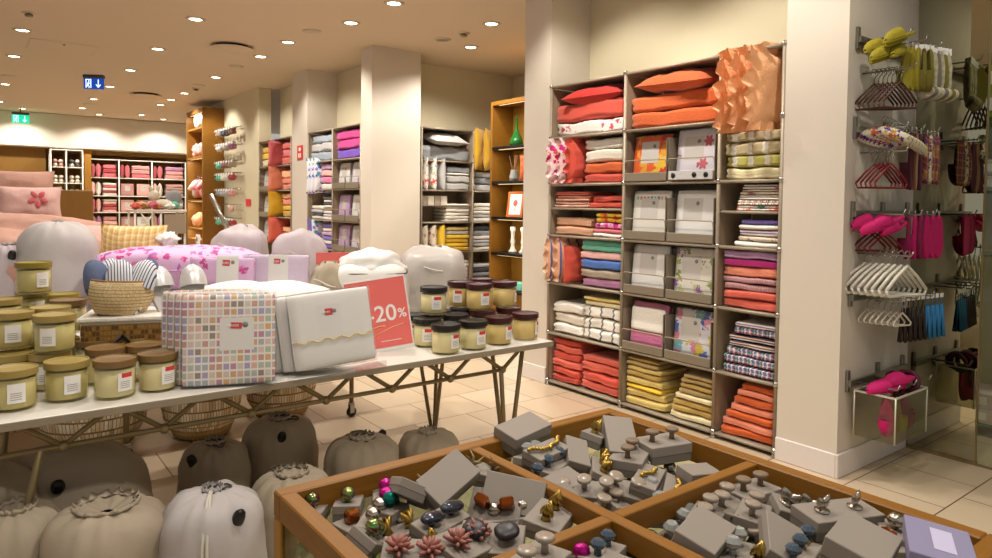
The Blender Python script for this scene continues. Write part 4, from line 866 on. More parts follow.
# ------------------------------------------------------------------ sacks and bags
def sack(label, M, r, h, m_='sack', seed=1, collar=.45, toggle=-1.6, cord=True, ex=3.4, group=None, name='duvet_sack', lean=(0, 0), rcol='sack', loop=True, foldk=.055):
    t = thing(name, label, 'duvet bag', M @ TR(0, 0, 0, lean[0], lean[1], 0), group)
    def fn(u, v):
        a = u*2*PI
        if v < .12: q = v/.12; R_ = r*(.55+.43*q**.5); z = h*.04*q*q
        elif v < .62: q = (v-.12)/.5; R_ = r*(.98+.03*math.sin(q*PI)); z = h*(.04+.60*q)
        else:
            q = (v-.62)/.38; th = q*PI/2; R_ = r*(collar*.55+(.98-collar*.55)*max(0, math.cos(th))**.75); z = h*(.64+.36*math.sin(th))
        f = max(0, (v-.6)/.4); R_ *= 1+foldk*f*(math.sin(a*13+seed+math.sin(a*3)*1.4)+.6*f*math.sin(a*29+seed))+.045*noise.noise(Vector((math.cos(a)*2, math.sin(a)*2+seed*3, v*4)))*2
        return (R_*math.cos(a), R_*math.sin(a), z+.012*noise.noise(Vector((math.cos(a)*3, math.sin(a)*3, v*5+seed))))
    b = B().grid(fn, 72, 26, cu=True); b.f.append([i*26 for i in range(72)][::-1]); b.mi.append(0); b.sm.append(False); b.uv.append(None)
    part('body', b, m_, t)
    rc = r*collar*.55
    def co(u, v):
        a = u*2*PI; w = math.sin(a*15+seed)+.5*math.sin(a*22+seed*2)
        R_ = rc*(1+.06*w*v)+rc*.22*math.sin(v*PI*.8); return (R_*math.cos(a), R_*math.sin(a), h*.975+.04*v*(1-.35*v)+.004*w*v)
    def ci(u, v):
        a = u*2*PI; return (rc*(1-.75*v)*math.cos(a), rc*(1-.75*v)*math.sin(a), h*.99-.02*v+.006*math.sin(a*9+seed)*(1-v))
    part('gathered_collar', B().grid(co, 160, 6, cu=True).grid(ci, 60, 4, cu=True), rcol, t)
    if cord:
        c = part('drawstring', B().tube([(rc*1.12*math.cos(i/28*2*PI), rc*1.12*math.sin(i/28*2*PI), h*.995+.004*math.sin(i*2)) for i in range(28)], .0045, 6, closed=True), 'cord', t)
        if loop:
            a = toggle+.6; part('cord_loop', B().tube([(math.cos(a+q*.12)*rc*(1.1+.5*math.sin(q/8*PI)*2), math.sin(a+q*.12)*rc*(1.1+.5*math.sin(q/8*PI)*2), h*1.0+.03*math.sin(q/8*PI)-.03*(math.sin(q/8*PI))**2) for q in range(9)], .0035, 6), 'cord', c)
        a = toggle; R_ = r*.80
        part('toggle', B().lump(.022, .018, .040, 2.6, 12, 8, M=TR(math.cos(a)*(R_+.01), math.sin(a)*(R_+.01), h*.86, .5*math.sin(a)*-1, .5*math.cos(a), 0)), 'black plastic', t)
    return t
def cam_ang(x, y): return math.atan2(-y, -x)
def sk(px, py, r, h, label, m_='sack', z=0, seed=1, tg=.0, **kw):
    """px, py: where its base meets the ground nearest the viewer"""
    p = at(2, z, px, py); d = Vector((p.x, p.y, 0)).normalized()*r*.97
    x, y = p.x+d.x, p.y+d.y
    return sack(label, TR(x, y, z), r, h, m_, seed, toggle=cam_ang(x, y)+tg, **kw)
G_ = 'bagged duvets on the floor under the table'
sk(280, 503, .19, .37, 'grey drawstring duvet sack standing tallest on the floor, black toggle in front', seed=2, tg=.05, group=G_)
sk(215, 524, .165, .33, 'grey duvet sack between the tall one and the white one, toggle at its side', seed=5, tg=-.75, group=G_)
WS_ = sk(213, 640, .185, .45, 'shiny white plastic duvet bag with pale strap standing on the floor', 'sack white', seed=8, tg=.55, group=G_, rcol='sack white', collar=.3)
_a = cam_ang(WS_.location.x, WS_.location.y)
part('strap', B().tube([(.185*k_*math.cos(_a-.1), .185*k_*math.sin(_a-.1), z_) for k_, z_ in ((.25, .46), (.5, .452), (.8, .40), (1.0, .33), (1.04, .24), (1.03, .1))], .006, 6).tube([(.185*k_*math.cos(_a-.18), .185*k_*math.sin(_a-.18), z_) for k_, z_ in ((.25, .46), (.5, .452), (.8, .40), (1.0, .33), (1.04, .24), (1.03, .1))], .006, 6), 'cord light', WS_)
sk(108, 655, .21, .42, 'grey duvet sack with large frilled opening, front of the floor group', seed=11, tg=2.5, group=G_, collar=.75, cord=False)
sk(18, 650, .16, .42, 'grey duvet sack with frilled top at the photo\'s corner behind the table leg', seed=14, tg=2.5, group=G_, collar=.6, cord=False)
sk(292, 585, .17, .38, 'grey duvet sack with thin cord just behind the wooden case corner', seed=17, tg=2.8, group=G_, collar=.6)
sk(362, 520, .19, .33, 'low grey duvet sack behind the wooden case rim, curled cord on top', seed=20, tg=2.5, group=G_, collar=.5)
sk(428, 495, .17, .27, 'low grey duvet sack nearest the table\'s tripod leg', seed=23, tg=2.5, group=G_, cord=False)
t = thing('duvet_sack', 'large slumped grey duvet sack leaning under the table with black toggle', 'duvet bag', TR(.34, 3.32, 0, 0, 0, .3), G_)
part('body', B().lump(.31, .24, .235, 2.4, 44, 24, wob=.16, seed=31, wf=3.5, M=TR(0, 0, .235, 0, .2, 0)), 'sack', t)
p = at(1, 3.10, 58, 487); part('toggle', B().lump(.024, .02, .028, 2.4, 12, 8), 'black plastic', t); o = t.children[-1]; o.matrix_local = (TR(.34, 3.32, 0, 0, 0, .3)).inverted() @ TR(p.x, p.y, p.z)
t = thing('duvet_sack', 'grey duvet sack slumped behind the leaning table leg at the photo\'s edge', 'duvet bag', TR(.02, 3.2, 0, 0, 0, 0), G_)
part('body', B().lump(.20, .22, .25, 2.6, 36, 20, wob=.2, seed=37, wf=4, M=TR(0, 0, .25)), 'sack', t)
# bags heaped on the platform and the table
sk(59, 322, .235, .60, 'big round pale grey duvet bag on the platform behind the green-lidded candles', 'sack white', z=TZ, seed=41, tg=2.2, collar=.2, cord=False, rcol='sack white', foldk=.02, group='bagged duvets heaped on the platform')
sk(8, 322, .13, .46, 'pale duvet bag with dark corded edge at the photo\'s far edge', 'sack lilac', z=TZ, seed=44, tg=.2, collar=.7, rcol='sack lilac', group='bagged duvets heaped on the platform')
BAGDIM = [0, 0, 0]
def bag_at(Y_, x0, y0, x1, zb, m_, label, seed, sy=.2, group='bagged duvets heaped on the platform', ex=2.7, wob=.16, tog=None):
    a = at(1, Y_, x0, (y0+290)/2); c = at(1, Y_, x1, (y0+290)/2); top = at(1, Y_, (x0+x1)/2, y0)
    sx = (c.x-a.x)/2*.86; h = top.z-zb; BAGDIM[:] = [sx, sy, h]
    t = thing('duvet_bag', label, 'duvet bag', TR((a.x+c.x)/2, Y_, zb, 0, 0, -.5), group)
    part('body', B().lump(sx, sy, h/2, ex, 40, 24, wob=wob, seed=seed, wf=4, M=TR(0, 0, h/2)), m_, t)
    q = h*.93; part('gathered_top', B().grid(lambda u, v: (sx*.3*(1+.12*math.sin(u*2*PI*9)*v)*(.7+.3*v)*math.cos(u*2*PI), sy*.3*(1+.12*math.sin(u*2*PI*9)*v)*(.7+.3*v)*math.sin(u*2*PI), q+.07*h*v+.01*math.sin(u*2*PI*7)*v), 60, 4, cu=True), m_, t)
    part('drawstring', B().tube([(sx*.9*math.cos(i/20*PI+3.3), sy*1.0*math.sin(i/20*PI+3.3), h*(.72+.05*math.sin(i*.4))) for i in range(21)], .004, 5), 'cord light', t)
    if tog: part('toggle', B().lump(.03, .022, .03, 2.4, 12, 8, M=TR(*tog)), 'black plastic', t)
    return t
bag_at(5.3, 209, 226, 271, TZ, 'sack lilac', 'pale lilac duvet bag farther back, beside the steel pole', 51, tog=(-.12, -.2, .38))
bag_at(4.9, 268, 231, 331, TZ, 'sack lilac', 'pale duvet bag heaped behind the plain lilac packs', 54)
b_ = bag_at(3.72, 331, 262, 409, TZ, 'bag white', 'boxy white duvet bag with dark piping behind the percent sign', 57, sy=.19, ex=5, wob=.05, group='bagged duvets on the candle table')
part('piping', B().tube([(math.copysign(abs(math.cos(i/40*2*PI))**.4, math.cos(i/40*2*PI))*BAGDIM[0]*.95, math.copysign(abs(math.sin(i/40*2*PI))**.4, math.sin(i/40*2*PI))*BAGDIM[1]*.95, BAGDIM[2]*.86) for i in range(40)], .004, 6, closed=True), 'cord', b_)
part('bunched_top', B().lump(BAGDIM[0]*.9, .17, .11, 1.8, 44, 22, wob=.22, seed=61, wf=4.5, M=TR(.0, 0, BAGDIM[2]*.92)), 'bag white', b_)
bag_at(3.95, 396, 246, 464, TZ, 'bag grey', 'silvery grey duvet bag behind the black-lidded candles', 63, sy=.24, ex=3.2, wob=.1, group='bagged duvets on the candle table')
bag_at(3.78, 308, 262, 352, TZ, 'sack', 'grey duvet bag with black toggle beside the boxy white one', 66, sy=.15, group='bagged duvets on the candle table', tog=(.02, -.16, .17))
a = at(1, 4.35, 319, 265); c = at(1, 4.35, 351, 252)
t = thing('sale_sign', 'small red sign panel seen above the grey toggle bag', 'sign', TR(a.x, 4.40, TZ, 0, 0, -.3))
part('sign_panel', B().box(0, 0, a.z-TZ, .23, .005, c.z-TZ+.0, .001), 'sign red', t); part('sign_stem', B().tube([(.12, .004, 0), (.12, .004, a.z-TZ+.02)], .005, 6), 'chrome', t); part('sign_base', B().box(.04, -.05, 0, .2, .06, .006, .002), 'chrome', t)
# floral duvet, lattice cushion and friends on the platform
t = lumpq('rolled_duvet', 'lilac duvet with magenta flowers lying across the platform', 'duvet', TR(1.06, 4.62, TZ+.19, 0, 0, -.45), .50, .22, .135, 'floral lilac', seed=71, wob=.08, ex=2.8)
lumpq('folded_duvet', 'pale folded duvet lying beneath the flowered lilac one', 'duvet', TR(1.06, 4.66, TZ, 0, 0, -.45), .48, .24, .095, 'lilac pale', seed=74)
CU = I4
cushion(CU, .88, 5.2, 1.19, .42, .27, .13, 'gold lattice', 'gold and cream lattice cushion standing behind the flowered duvet', rot=(-.25, 0, -.45))
lumpq('folded_duvet', 'white folded duvet beneath the lattice cushion', 'duvet', TR(.95, 5.2, TZ, 0, 0, -.45), .38, .26, .155, 'bag white', seed=77)
p = at(1, 5.1, 168, 239); solo('tissue_heap', B().lump(.08, .06, .05, 1.4, 24, 12, wob=.6, seed=80, wf=9), 'paper', 'crumpled white tissue beside the gold lattice cushion', 'tissue', TR(p.x, p.y, p.z))
# low shelf where the duvets spill to: steel pole
a = at(1, 5.9, 229, 232); c = at(1, 5.9, 210.5, 194)
t = thing('steel_pole', 'polished steel pole leaning up behind the lilac duvet bags', 'pole', I4); part('tube', B().tube([(a.x+.25, 5.9, a.z-.6), (a.x, 5.9, a.z), (c.x, 5.9, c.z)], .018, 10), 'chrome', t)
part('foot_plate', B().lathe([(0, 0), (.12, 0), (.12, .01), (.02, .02), (0, .02)], 18, M=TR(a.x+.42, 5.9, 0)), 'chrome', t); part('lower_tube', B().tube([(a.x+.42, 5.9, .01), (a.x+.25, 5.9, a.z-.6)], .018, 10), 'chrome', t)
# ------------------------------------------------------------------ bed with pink pillows
mat('pillow pink', '#d3aca3', .8, bump=.4, bs=20); mat('blush', '#bd9281', .8, bump=.4, bs=20)
t = thing('display_bed', 'bed with oak headboard and rumpled mauve cover behind the grey bag', 'bed', TR(-.9, 6.1, 0))
part('base', B().box(0, 0, .05, 1.6, 1.9, .55, .02), 'oak light', t); part('mattress', B().box(.02, .02, .55, 1.58, 1.88, 1.05, .05), 'pale pink', t)
part('headboard', B().box(-.1, 1.92, 0, 1.9, 2.0, 1.58, .01), 'oak dark', t)
part('cover', B().lump(.80, .75, .17, 3, 48, 16, wob=.12, seed=83, wf=6, M=TR(.82, .75, 1.16)), 'dusty brown', t)
cushion(CU, .36, 7.3, 1.56, .50, .36, .16, 'blush', 'dusty pink oxford pillow at the back of the bed', rot=(-.2, 0, -.05))
cushion(CU, .41, 7.05, 1.45, .46, .30, .14, 'pillow pink', 'pale pink pillow with flower print in front of the dusty pink one', rot=(-.3, 0, -.05))
g = B(); p = at(1, 6.96, 38, 199)
for k_ in range(5): g.lump(.034, .010, .020, n=12, m_=6, M=TR(p.x, p.y, p.z) @ Matrix.Rotation(k_*PI*2/5+.3, 4, 'Y') @ TR(.045, 0, 0))
solo('printed_flower', g, 'rose', 'large pink flower on the pale pink pillow', 'flower print')
cushion(CU, .38, 5.75, 1.22, .72, .44, .2, 'blush', 'large blush pillow leaning behind the pale grey duvet bag', rot=(-.9, .10, -.2), wr=1.5)
cushion(CU, .50, 5.55, 1.16, .62, .42, .18, 'pillow pink', 'pale pink pillow with pointed corner beside the lattice cushion', rot=(-.9, -.05, -.7), wr=1.5)
cushion(CU, .12, 5.3, 1.14, .70, .46, .2, 'blush', 'blush pillow at the photo\'s edge above the small candles', rot=(-.9, .1, -.5), wr=1.5)
lumpq('folded_duvet', 'pale stacked duvets holding up the blush pillows', 'duvet', TR(.2, 5.42, TZ, 0, 0, -.2), .60, .30, .165, 'pale pink', seed=86)
# ------------------------------------------------------------------ baskets on the floor
def basket(px, py, r, h, label, s_):
    p = at(2, 0, px, py); d = Vector((p.x, p.y, 0)).normalized()*r*.8; M = TR(p.x+d.x, p.y+d.y, 0)
    t = thing('woven_basket', label, 'basket', M, 'woven baskets on the floor')
    part('body', B().lathe([(r*.80, .07), (r*.93, h*.30), (r*1.0, h*.55), (r*.98, h*.85), (r*.93, h), (r*.90, h), (r*.94, h*.85), (r*.96, h*.55), (r*.7, .03)], 56), 'basket weave', t)
    part('base', B().lathe([(0, .001), (r*.62, .001), (r*.72, .02), (r*.81, .07), (r*.78, .07), (r*.6, .02), (0, .015)], 48), 'basket base', t)
    return t
basket(95, 457, .30, .44, 'large round two-tone woven basket nearest the photo\'s edge, behind the sacks', 1)
basket(202, 443, .24, .40, 'round woven basket, middle one of three under the tables', 2)
basket(281, 423, .24, .40, 'round woven basket, last of three beside the platform castor', 3)
# ------------------------------------------------------------------ accessory wall: rails, hangers, slippers
YW = 1.838
mat('rail metal', '#8d8a80', .35, .8); mat('yellow felt', '#8f8218', .85, bump=.4); mat('plum velvet', '#4a1426', .7); mat('brown wood', '#4c2a22', .5); mat('magenta felt', '#b3085c', .8, bump=.3); mat('deep magenta', '#7c0a44', .8)
mat('white lacquer', '#cfcabc', .4); mat('sock cream', '#b8ad94', .85, pat=('noise', '#8f8570', 40)); mat('sock grey', '#6e675a', .85, bump=.4); mat('sock olive', '#6c6420', .85, bump=.4); mat('tassel blue', '#2c76a8', .7); mat('dark bead', '#24140e', .5)
mat('purple print', '#c9c0a8', pat=('spots', ['#3a1a78', '#4a2a80', '#9a8a20', '#b85a2a'], 45, .5), r=.8); mat('plaid slipper', pat=('plaid', ['#6a2430', '#a8823a', '#5a2a6a', '#8a3a2a'], 22), r=.85); mat('crimson', '#74121f', .5)
RZ = [2.42, 1.93, 1.465, 1.0, .52]
def rail(z, label, xs=(3.95, 4.16, 4.36), x1=4.60, hook=.24):
    t = thing('wall_rail', label, 'wall rail', TR(0, YW, z), 'rails on the accessory wall')
    part('rail_bar', B().box(3.87, -.03, -.018, x1, -.014, .018, .002), 'rail metal', t)
    for x in (3.885, 4.25, x1-.02): part('rail_mount', B().box(x-.016, -.014, -.05, x+.016, 0, .07, .002), 'rail metal', t)
    for x in xs: part('hook_arm', B().tube([(x, -.03, 0), (x, -hook, .0), (x, -hook-.012, .03)], .005, 6), 'rail metal', t)
    return t
for z, l_ in zip(RZ, ['topmost rail with yellow slippers and brown hangers', 'second rail with patterned padded hangers and plaid slippers', 'third rail with magenta slippers', 'fourth rail with white hangers and blue tassels', 'lowest rail carrying the clear basket']):
    rail(z, 'grey metal wall rail, '+l_)
def hanger(M, m_, label, group, w=.30, h=.13, pad=None, pr=.006, hook=True):
    t = thing('clothes_hanger', label, 'hanger', M, group)
    if hook: part('hook', B().tube([(.02*math.cos(a), 0, .0+.02*math.sin(a)) for a in [3.6, 3.0, 2.4, 1.8, 1.2, .6, 0, -.6, -1.2]]+[(0, 0, -.035), (0, 0, -.06)], .0028, 6), 'rail metal', t)
    top = -.06
    if pad: part('padded_arm', B().tube([(-w/2, 0, top-h*.5), (-w*.42, 0, top-h*.33), (-w*.2, 0, top-h*.1), (0, 0, top), (w*.2, 0, top-h*.1), (w*.42, 0, top-h*.33), (w/2, 0, top-h*.5)], [.014, .026, .028, .03, .028, .026, .014], 10), pad, t)
    else:
        part('shoulder', B().tube([(-w/2, 0, top-h*.8), (-w*.25, 0, top-h*.35), (0, 0, top), (w*.25, 0, top-h*.35), (w/2, 0, top-h*.8)], pr, 8), m_, t)
        part('bar', B().tube([(-w/2, 0, top-h*.8), (-w*.46, 0, top-h), (w*.46, 0, top-h), (w/2, 0, top-h*.8)], pr*.85, 8), m_, t)
    return t
def hang_slipper(x, y, z, m_, label, group, rz=0, L_=.24, w=.085):
    # hangs toe down from its heel loop
    M = TR(x, y, z-L_*.5-.01, 0, 0, rz) @ Matrix.Rotation(-PI/2, 4, 'X')
    t = slipper(M, m_, m_, label, group, L_, w); part('hanging_loop', B().tube([(0, -L_*.48, .008), (.006, -L_*.6, .008), (-.006, -L_*.6, .008), (0, -L_*.48, .009)], .0018, 5), 'white lacquer', t); return t
# row 1
for i in range(7): slipper(TR(3.96+.03*(i % 3)-.03, 1.735-.035*(i//2), 2.36-.055*(i % 2)+.012*(i//2), -.35, 0, 1.2+.25*(i % 3)), 'yellow felt', 'yellow felt', 'mustard yellow slipper, %s in the bunch on the topmost rail' % nth(i), 'yellow slippers on the topmost rail', .20, .085)
for i in range(5): hang_slipper(4.10+.045*i, 1.66-.012*i, 2.40, 'yellow felt' if i < 3 else 'sock olive', 'mustard yellow slipper hanging toe down, %s from the pillar' % nth(i), 'hanging yellow slippers', rz=.3*i-.4)
for i in range(7): hanger(TR(3.965+.002*i, 1.775-.022*i, 2.24, 0, 0, -.75+.05*i), 'brown wood', 'small brown wooden hanger, %s from the wall under the yellow slippers' % nth(i), 'brown hangers', .21, .14)
for i in range(8):
    f = ['sock cream', 'sock grey', 'sock cream', 'sock cream', 'sock grey', 'sock cream', 'sock olive', 'sock cream'][i]
    t = thing('hanging_sock', '%s knitted sock hanging on the topmost rail, %s from the wall' % ({'sock cream': 'cream', 'sock grey': 'grey', 'sock olive': 'olive'}[f], nth(i)), 'sock', TR(4.26+.033*i, 1.66-.006*i, 2.40, 0, 0, -.9), 'socks on the topmost rail')
    part('leg_tube', B().lump(.035, .011, .13, 3, 14, 10, M=TR(0, 0, -.13), wob=.15, seed=i), f, t); part('foot', B().lump(.05, .012, .032, 2.4, 14, 8, M=TR(.03, 0, -.25, 0, -.5, 0)), f, t)
    part('card_clip', B().box(-.03, -.004, -.02, .03, .004, .02, .001), 'paper', t)
# row 2
for i in range(8): hanger(TR(3.95+.022*i, 1.70-.006*i, 1.975-.007*i, 0, .12, -1.45+.13*i), 'purple print', 'padded hanger in purple and yellow print, %s from the wall' % nth(i), 'padded printed hangers', .27, .10, pad='purple print')
for i in range(5): hanger(TR(3.965, 1.76-.022*i, 1.80, 0, 0, -.75+.06*i), 'crimson', 'small crimson hanger, %s from the wall below the padded ones' % nth(i), 'crimson hangers', .19, .13, pr=.006)
for i in range(3): hang_slipper(4.15+.06*i, 1.64, 1.93, ['plum velvet', 'brown', 'plum velvet'][i], '%s slipper hanging from the second rail, %s from the pillar' % (['plum', 'brown', 'plum'][i], nth(i)), 'dark slippers on the second rail', rz=.2, L_=.32, w=.075)
for i in range(4): hang_slipper(4.36+.05*i, 1.64, 1.93, ['plaid slipper', 'purple print', 'plaid slipper', 'plaid slipper'][i], 'plaid or printed slipper hanging on the second rail, %s after the dark ones' % nth(i), 'plaid slippers on the second rail', rz=.2, L_=.28, w=.08)
# row 3
for i in range(6): slipper(TR(3.95+.045*(i % 3), 1.76-.035*(i//2)-.01*(i % 2), 1.41-.03*(i % 2), -.3, 0, 1.0+.2*(i % 3)), 'magenta felt', 'magenta felt', 'magenta slipper lying across the third rail, %s of the heap' % nth(i), 'magenta slippers heaped on the third rail', .23, .085)
for i in range(6): hang_slipper(4.20+.055*i, 1.66-.01*i, 1.47, ['deep magenta', 'magenta felt'][i % 2 if i < 4 else 1], 'magenta slipper hanging from the third rail, %s from the heap' % nth(i), 'hanging magenta slippers', rz=.3-.1*i, L_=.25, w=.085)
for i in range(4): hanger(TR(4.02, 1.80-.03*i, 1.42, 0, 0, -.5), 'crimson', 'crimson hanger behind the magenta slippers, %s from the wall' % nth(i), 'crimson hangers', .2, .1)
# row 4
for i in range(8): hanger(TR(3.97+.004*i, 1.80-.03*i, 1.25, 0, 0, -.55+.04*i), 'white lacquer', 'white hanger, %s from the wall above the fourth rail' % nth(i), 'white hangers', .30, .16, pr=.009)
solo('hook_arm', B().tube([(3.97, YW, 1.245), (3.97, 1.56, 1.245), (3.97, 1.55, 1.27)], .005, 6), 'rail metal', 'wall hook arm holding the white hangers', 'hook')
solo('hook_arm', B().tube([(3.965, YW, 1.805), (3.965, 1.60, 1.805), (3.965, 1.59, 1.83)], .005, 6), 'rail metal', 'wall hook arm holding the crimson hangers', 'hook')
solo('hook_arm', B().tube([(3.965, YW, 2.245), (3.965, 1.57, 2.245), (3.965, 1.56, 2.27)], .005, 6), 'rail metal', 'wall hook arm holding the brown hangers', 'hook')
for i in range(7): hanger(TR(4.02+.002*i, 1.80-.03*i, .99, 0, 0, -.3), 'white lacquer', 'tiny cream clip hanger on the fourth rail, %s from the wall' % nth(i), 'cream clip hangers', .13, .07, pr=.005)
for i in range(9):
    f = 'dark bead' if i < 5 else 'tassel blue'
    t = thing('tassel', '%s hanging from the fourth rail, %s from the cream hangers' % ('dark beaded tassel' if i < 5 else 'blue tassel', nth(i)), 'tassel', TR(4.14+.05*i, 1.66-.006*i, .99), 'tassels on the fourth rail')
    part('cord', B().tube([(0, 0, .005), (0, 0, -.06)], .003, 5), f, t)
    b = B()
    for q in range(6): b.tube([(.004*math.cos(q), .004*math.sin(q), -.05), (.02*math.cos(q*1.05), .02*math.sin(q*1.05), -.24)], .006, 6)
    part('fringe', b, f, t); part('card_clip', B().box(-.018, -.003, -.01, .018, .003, .014, .001), 'paper', t)
# basket
mat('rail light', '#c8c6b8', .4, .3); film('acrylic', .08, '#ecece2', .25)
BM = TR(3.90, 1.585, .235)
t = thing('acrylic_basket', 'clear acrylic basket on the lowest rail filled with magenta slippers', 'basket', BM)
for n_, a in (('front_panel', (0, 0, 0, .40, .005, .25)), ('rear_panel', (0, .21, 0, .40, .215, .25)), ('end_panel', (0, .005, 0, .005, .21, .25)), ('end_panel', (.395, .005, 0, .40, .21, .25)), ('bottom_panel', (0.005, .005, 0, .395, .21, .005))): part(n_, B().box(*a), 'acrylic', t)
b = B()
for q in ((0, 0), (.40, 0), (.40, .215), (0, .215)): part('corner_rod', B().tube([(*q, 0), (*q, .25)], .004, 6), 'rail light', t)
part('rim', B().box(-.003, -.003, .245, .403, .003, .255).box(-.003, .212, .245, .403, .218, .255).box(-.003, .003, .245, .003, .212, .255).box(.397, .003, .245, .403, .212, .255), 'rail light', t)
for i in range(6): slipper(BM @ TR(.055+.055*i, .07+.03*(i % 2), .122, 1.5, 0, .5*(i % 3)-1.0) @ Matrix.Rotation(PI, 4, 'Z'), ['magenta felt', 'magenta felt', 'yellow felt', 'rose', 'deep magenta', 'magenta felt'][i], ['magenta felt', 'magenta felt', 'yellow felt', 'rose', 'deep magenta', 'magenta felt'][i], '%s slipper standing in the clear basket, %s from its outer end' % (['magenta', 'magenta', 'yellow', 'rose', 'dark magenta', 'magenta'][i], nth(i)), 'slippers in the clear basket', .2, .09)
for i in range(2): slipper(BM @ TR(.10+.12*i, .09-.02*i, .262+.03*i, -.1, 0, 1.2+.2*i), 'magenta felt', 'magenta felt', ['magenta slipper lying across the clear basket, lower one', 'magenta slipper lying across the clear basket, upper one'][i], 'slippers in the clear basket', .26, .10)
for i in range(5):
    solo('wrapped_ring', B().tube([(.055*math.cos(a/18*2*PI), 0, .055*math.sin(a/18*2*PI)) for a in range(18)], .013, 8, closed=True), 'plum velvet', 'plum velvet ring in the clear basket, %s from the slippers' % nth(i), 'ring', BM @ TR(.22+.035*i, .07+.035*(i % 3), .27+.012*(i % 2), .2, 0, .5*i), 'plum rings in the clear basket')
# shelves of boxes beyond the glass
SB = TR(5.75, .3, 0) @ Matrix.Rotation(PI/2*0, 4, 'Z')
t = thing('glass_shelf_unit', 'green glass shelves of boxed goods seen past the mirror', 'shelf', TR(5.3, .95, 0))
mat('green glass edge', '#3f7a4a', .1, trans=.2); mat('lime box', '#8f9a2c', .5); mat('pale box', '#c8b8b4', .6)
for z in (.08, 1.20, 1.62, 2.10, 2.52): part('glass_shelf', B().box(0, 0, z-.012, .45, 1.55, z, .001), 'green glass edge', t)
for x, y in ((0.01, .01), (.44, .01), (.01, 1.54), (.44, 1.54)): part('post', B().tube([(x, y, 0), (x, y, 2.6)], .008, 6), 'chrome', t)
for r_, (z, f, h_) in enumerate([(2.10, 'lime box', .17), (1.62, 'pale box', .10), (.08, 'pale box', .10)]):
    for i in range(5):
        for k_ in range(2):
            t = thing('gift_box', '%s box with pale label on the %s glass shelf, %s layer, %s along' % ('lime green' if f == 'lime box' else 'pale pink', ['upper', 'middle', 'lowest'][r_], ['lower', 'upper'][k_], nth(i)), 'box', TR(5.40, 1.12+.28*i, z+.001+k_*(h_+.002)), 'boxes beyond the glass')
            part('body', B().box(-.09, -.12, 0, .22, .12, h_, .004), f, t); part('box_label', B().box(-.093, -.08, h_*.25, -.0905, .08, h_*.75), 'paper', t)
# ------------------------------------------------------------------ glass-bottomed wooden case of furniture knobs
CX0, CX1, CY0, CY1, CZ = .495, 1.497, .405, 1.397, .90
XM, YM = .984, .905
t = thing('display_case', 'square oak-framed case with glass sides divided into four compartments of knobs', 'display case')
def crail(x0, y0, x1, y1, ax): part('frame_rail', B().box(x0, y0, CZ-.055, x1, y1, CZ, .003), 'oak across' if ax == 'x' else 'oak', t)
w_ = .036
crail(CX0, CY1-w_, CX1, CY1, 'x'); crail(CX0, CY0, CX1, CY0+w_, 'x'); crail(CX0, CY0+w_, CX0+w_, CY1-w_, 'y'); crail(CX1-w_, CY0+w_, CX1, CY1-w_, 'y')
part('divider', B().box(XM-.014, CY0+w_, CZ-.05, XM+.014, CY1-w_, CZ-.003, .002), 'oak', t)
part('divider', B().box(CX0+w_, YM-.014, CZ-.05, XM-.0145, YM+.014, CZ-.0035, .002), 'oak across', t); part('divider', B().box(XM+.0145, YM-.014, CZ-.05, CX1-w_, YM+.014, CZ-.0035, .002), 'oak across', t)
for x, y in ((CX0, CY0), (CX1-.038, CY0), (CX0, CY1-.038), (CX1-.038, CY1-.038)): part('leg', B().box(x, y, 0, x+.038, y+.038, CZ-.055, .003), 'oak light', t)
part('leg', B().box(XM-.018, YM-.018, .3, XM+.018, YM+.018, CZ-.05, .002), 'oak light', t)
BZ = .785
part('glass_base', B().box(CX0+.01, CY0+.01, BZ-.008, CX1-.01, CY1-.01, BZ), 'glass', t)
for a in ((CX0+.038, CY1-.012, CX1-.038, CY1-.006), (CX0+.038, CY0+.006, CX1-.038, CY0+.012)): part('glass_side', B().box(a[0], a[1], .30, a[2], a[3], CZ-.055), 'glass', t)
for a in (CX0+.006, CX1-.012): part('glass_side', B().box(a, CY0+.038, .30, a+.006, CY1-.038, CZ-.055), 'glass', t)
for a in (.27,): part('glass_partition', B().box(CX0+w_+.002, CY1-.25, BZ, XM-.016, CY1-.247, CZ-.06), 'glass', t)
part('glass_partition', B().box(.70, YM+.016, BZ, .703, CY1-w_-.002, CZ-.06), 'glass', t)
random.seed(21)
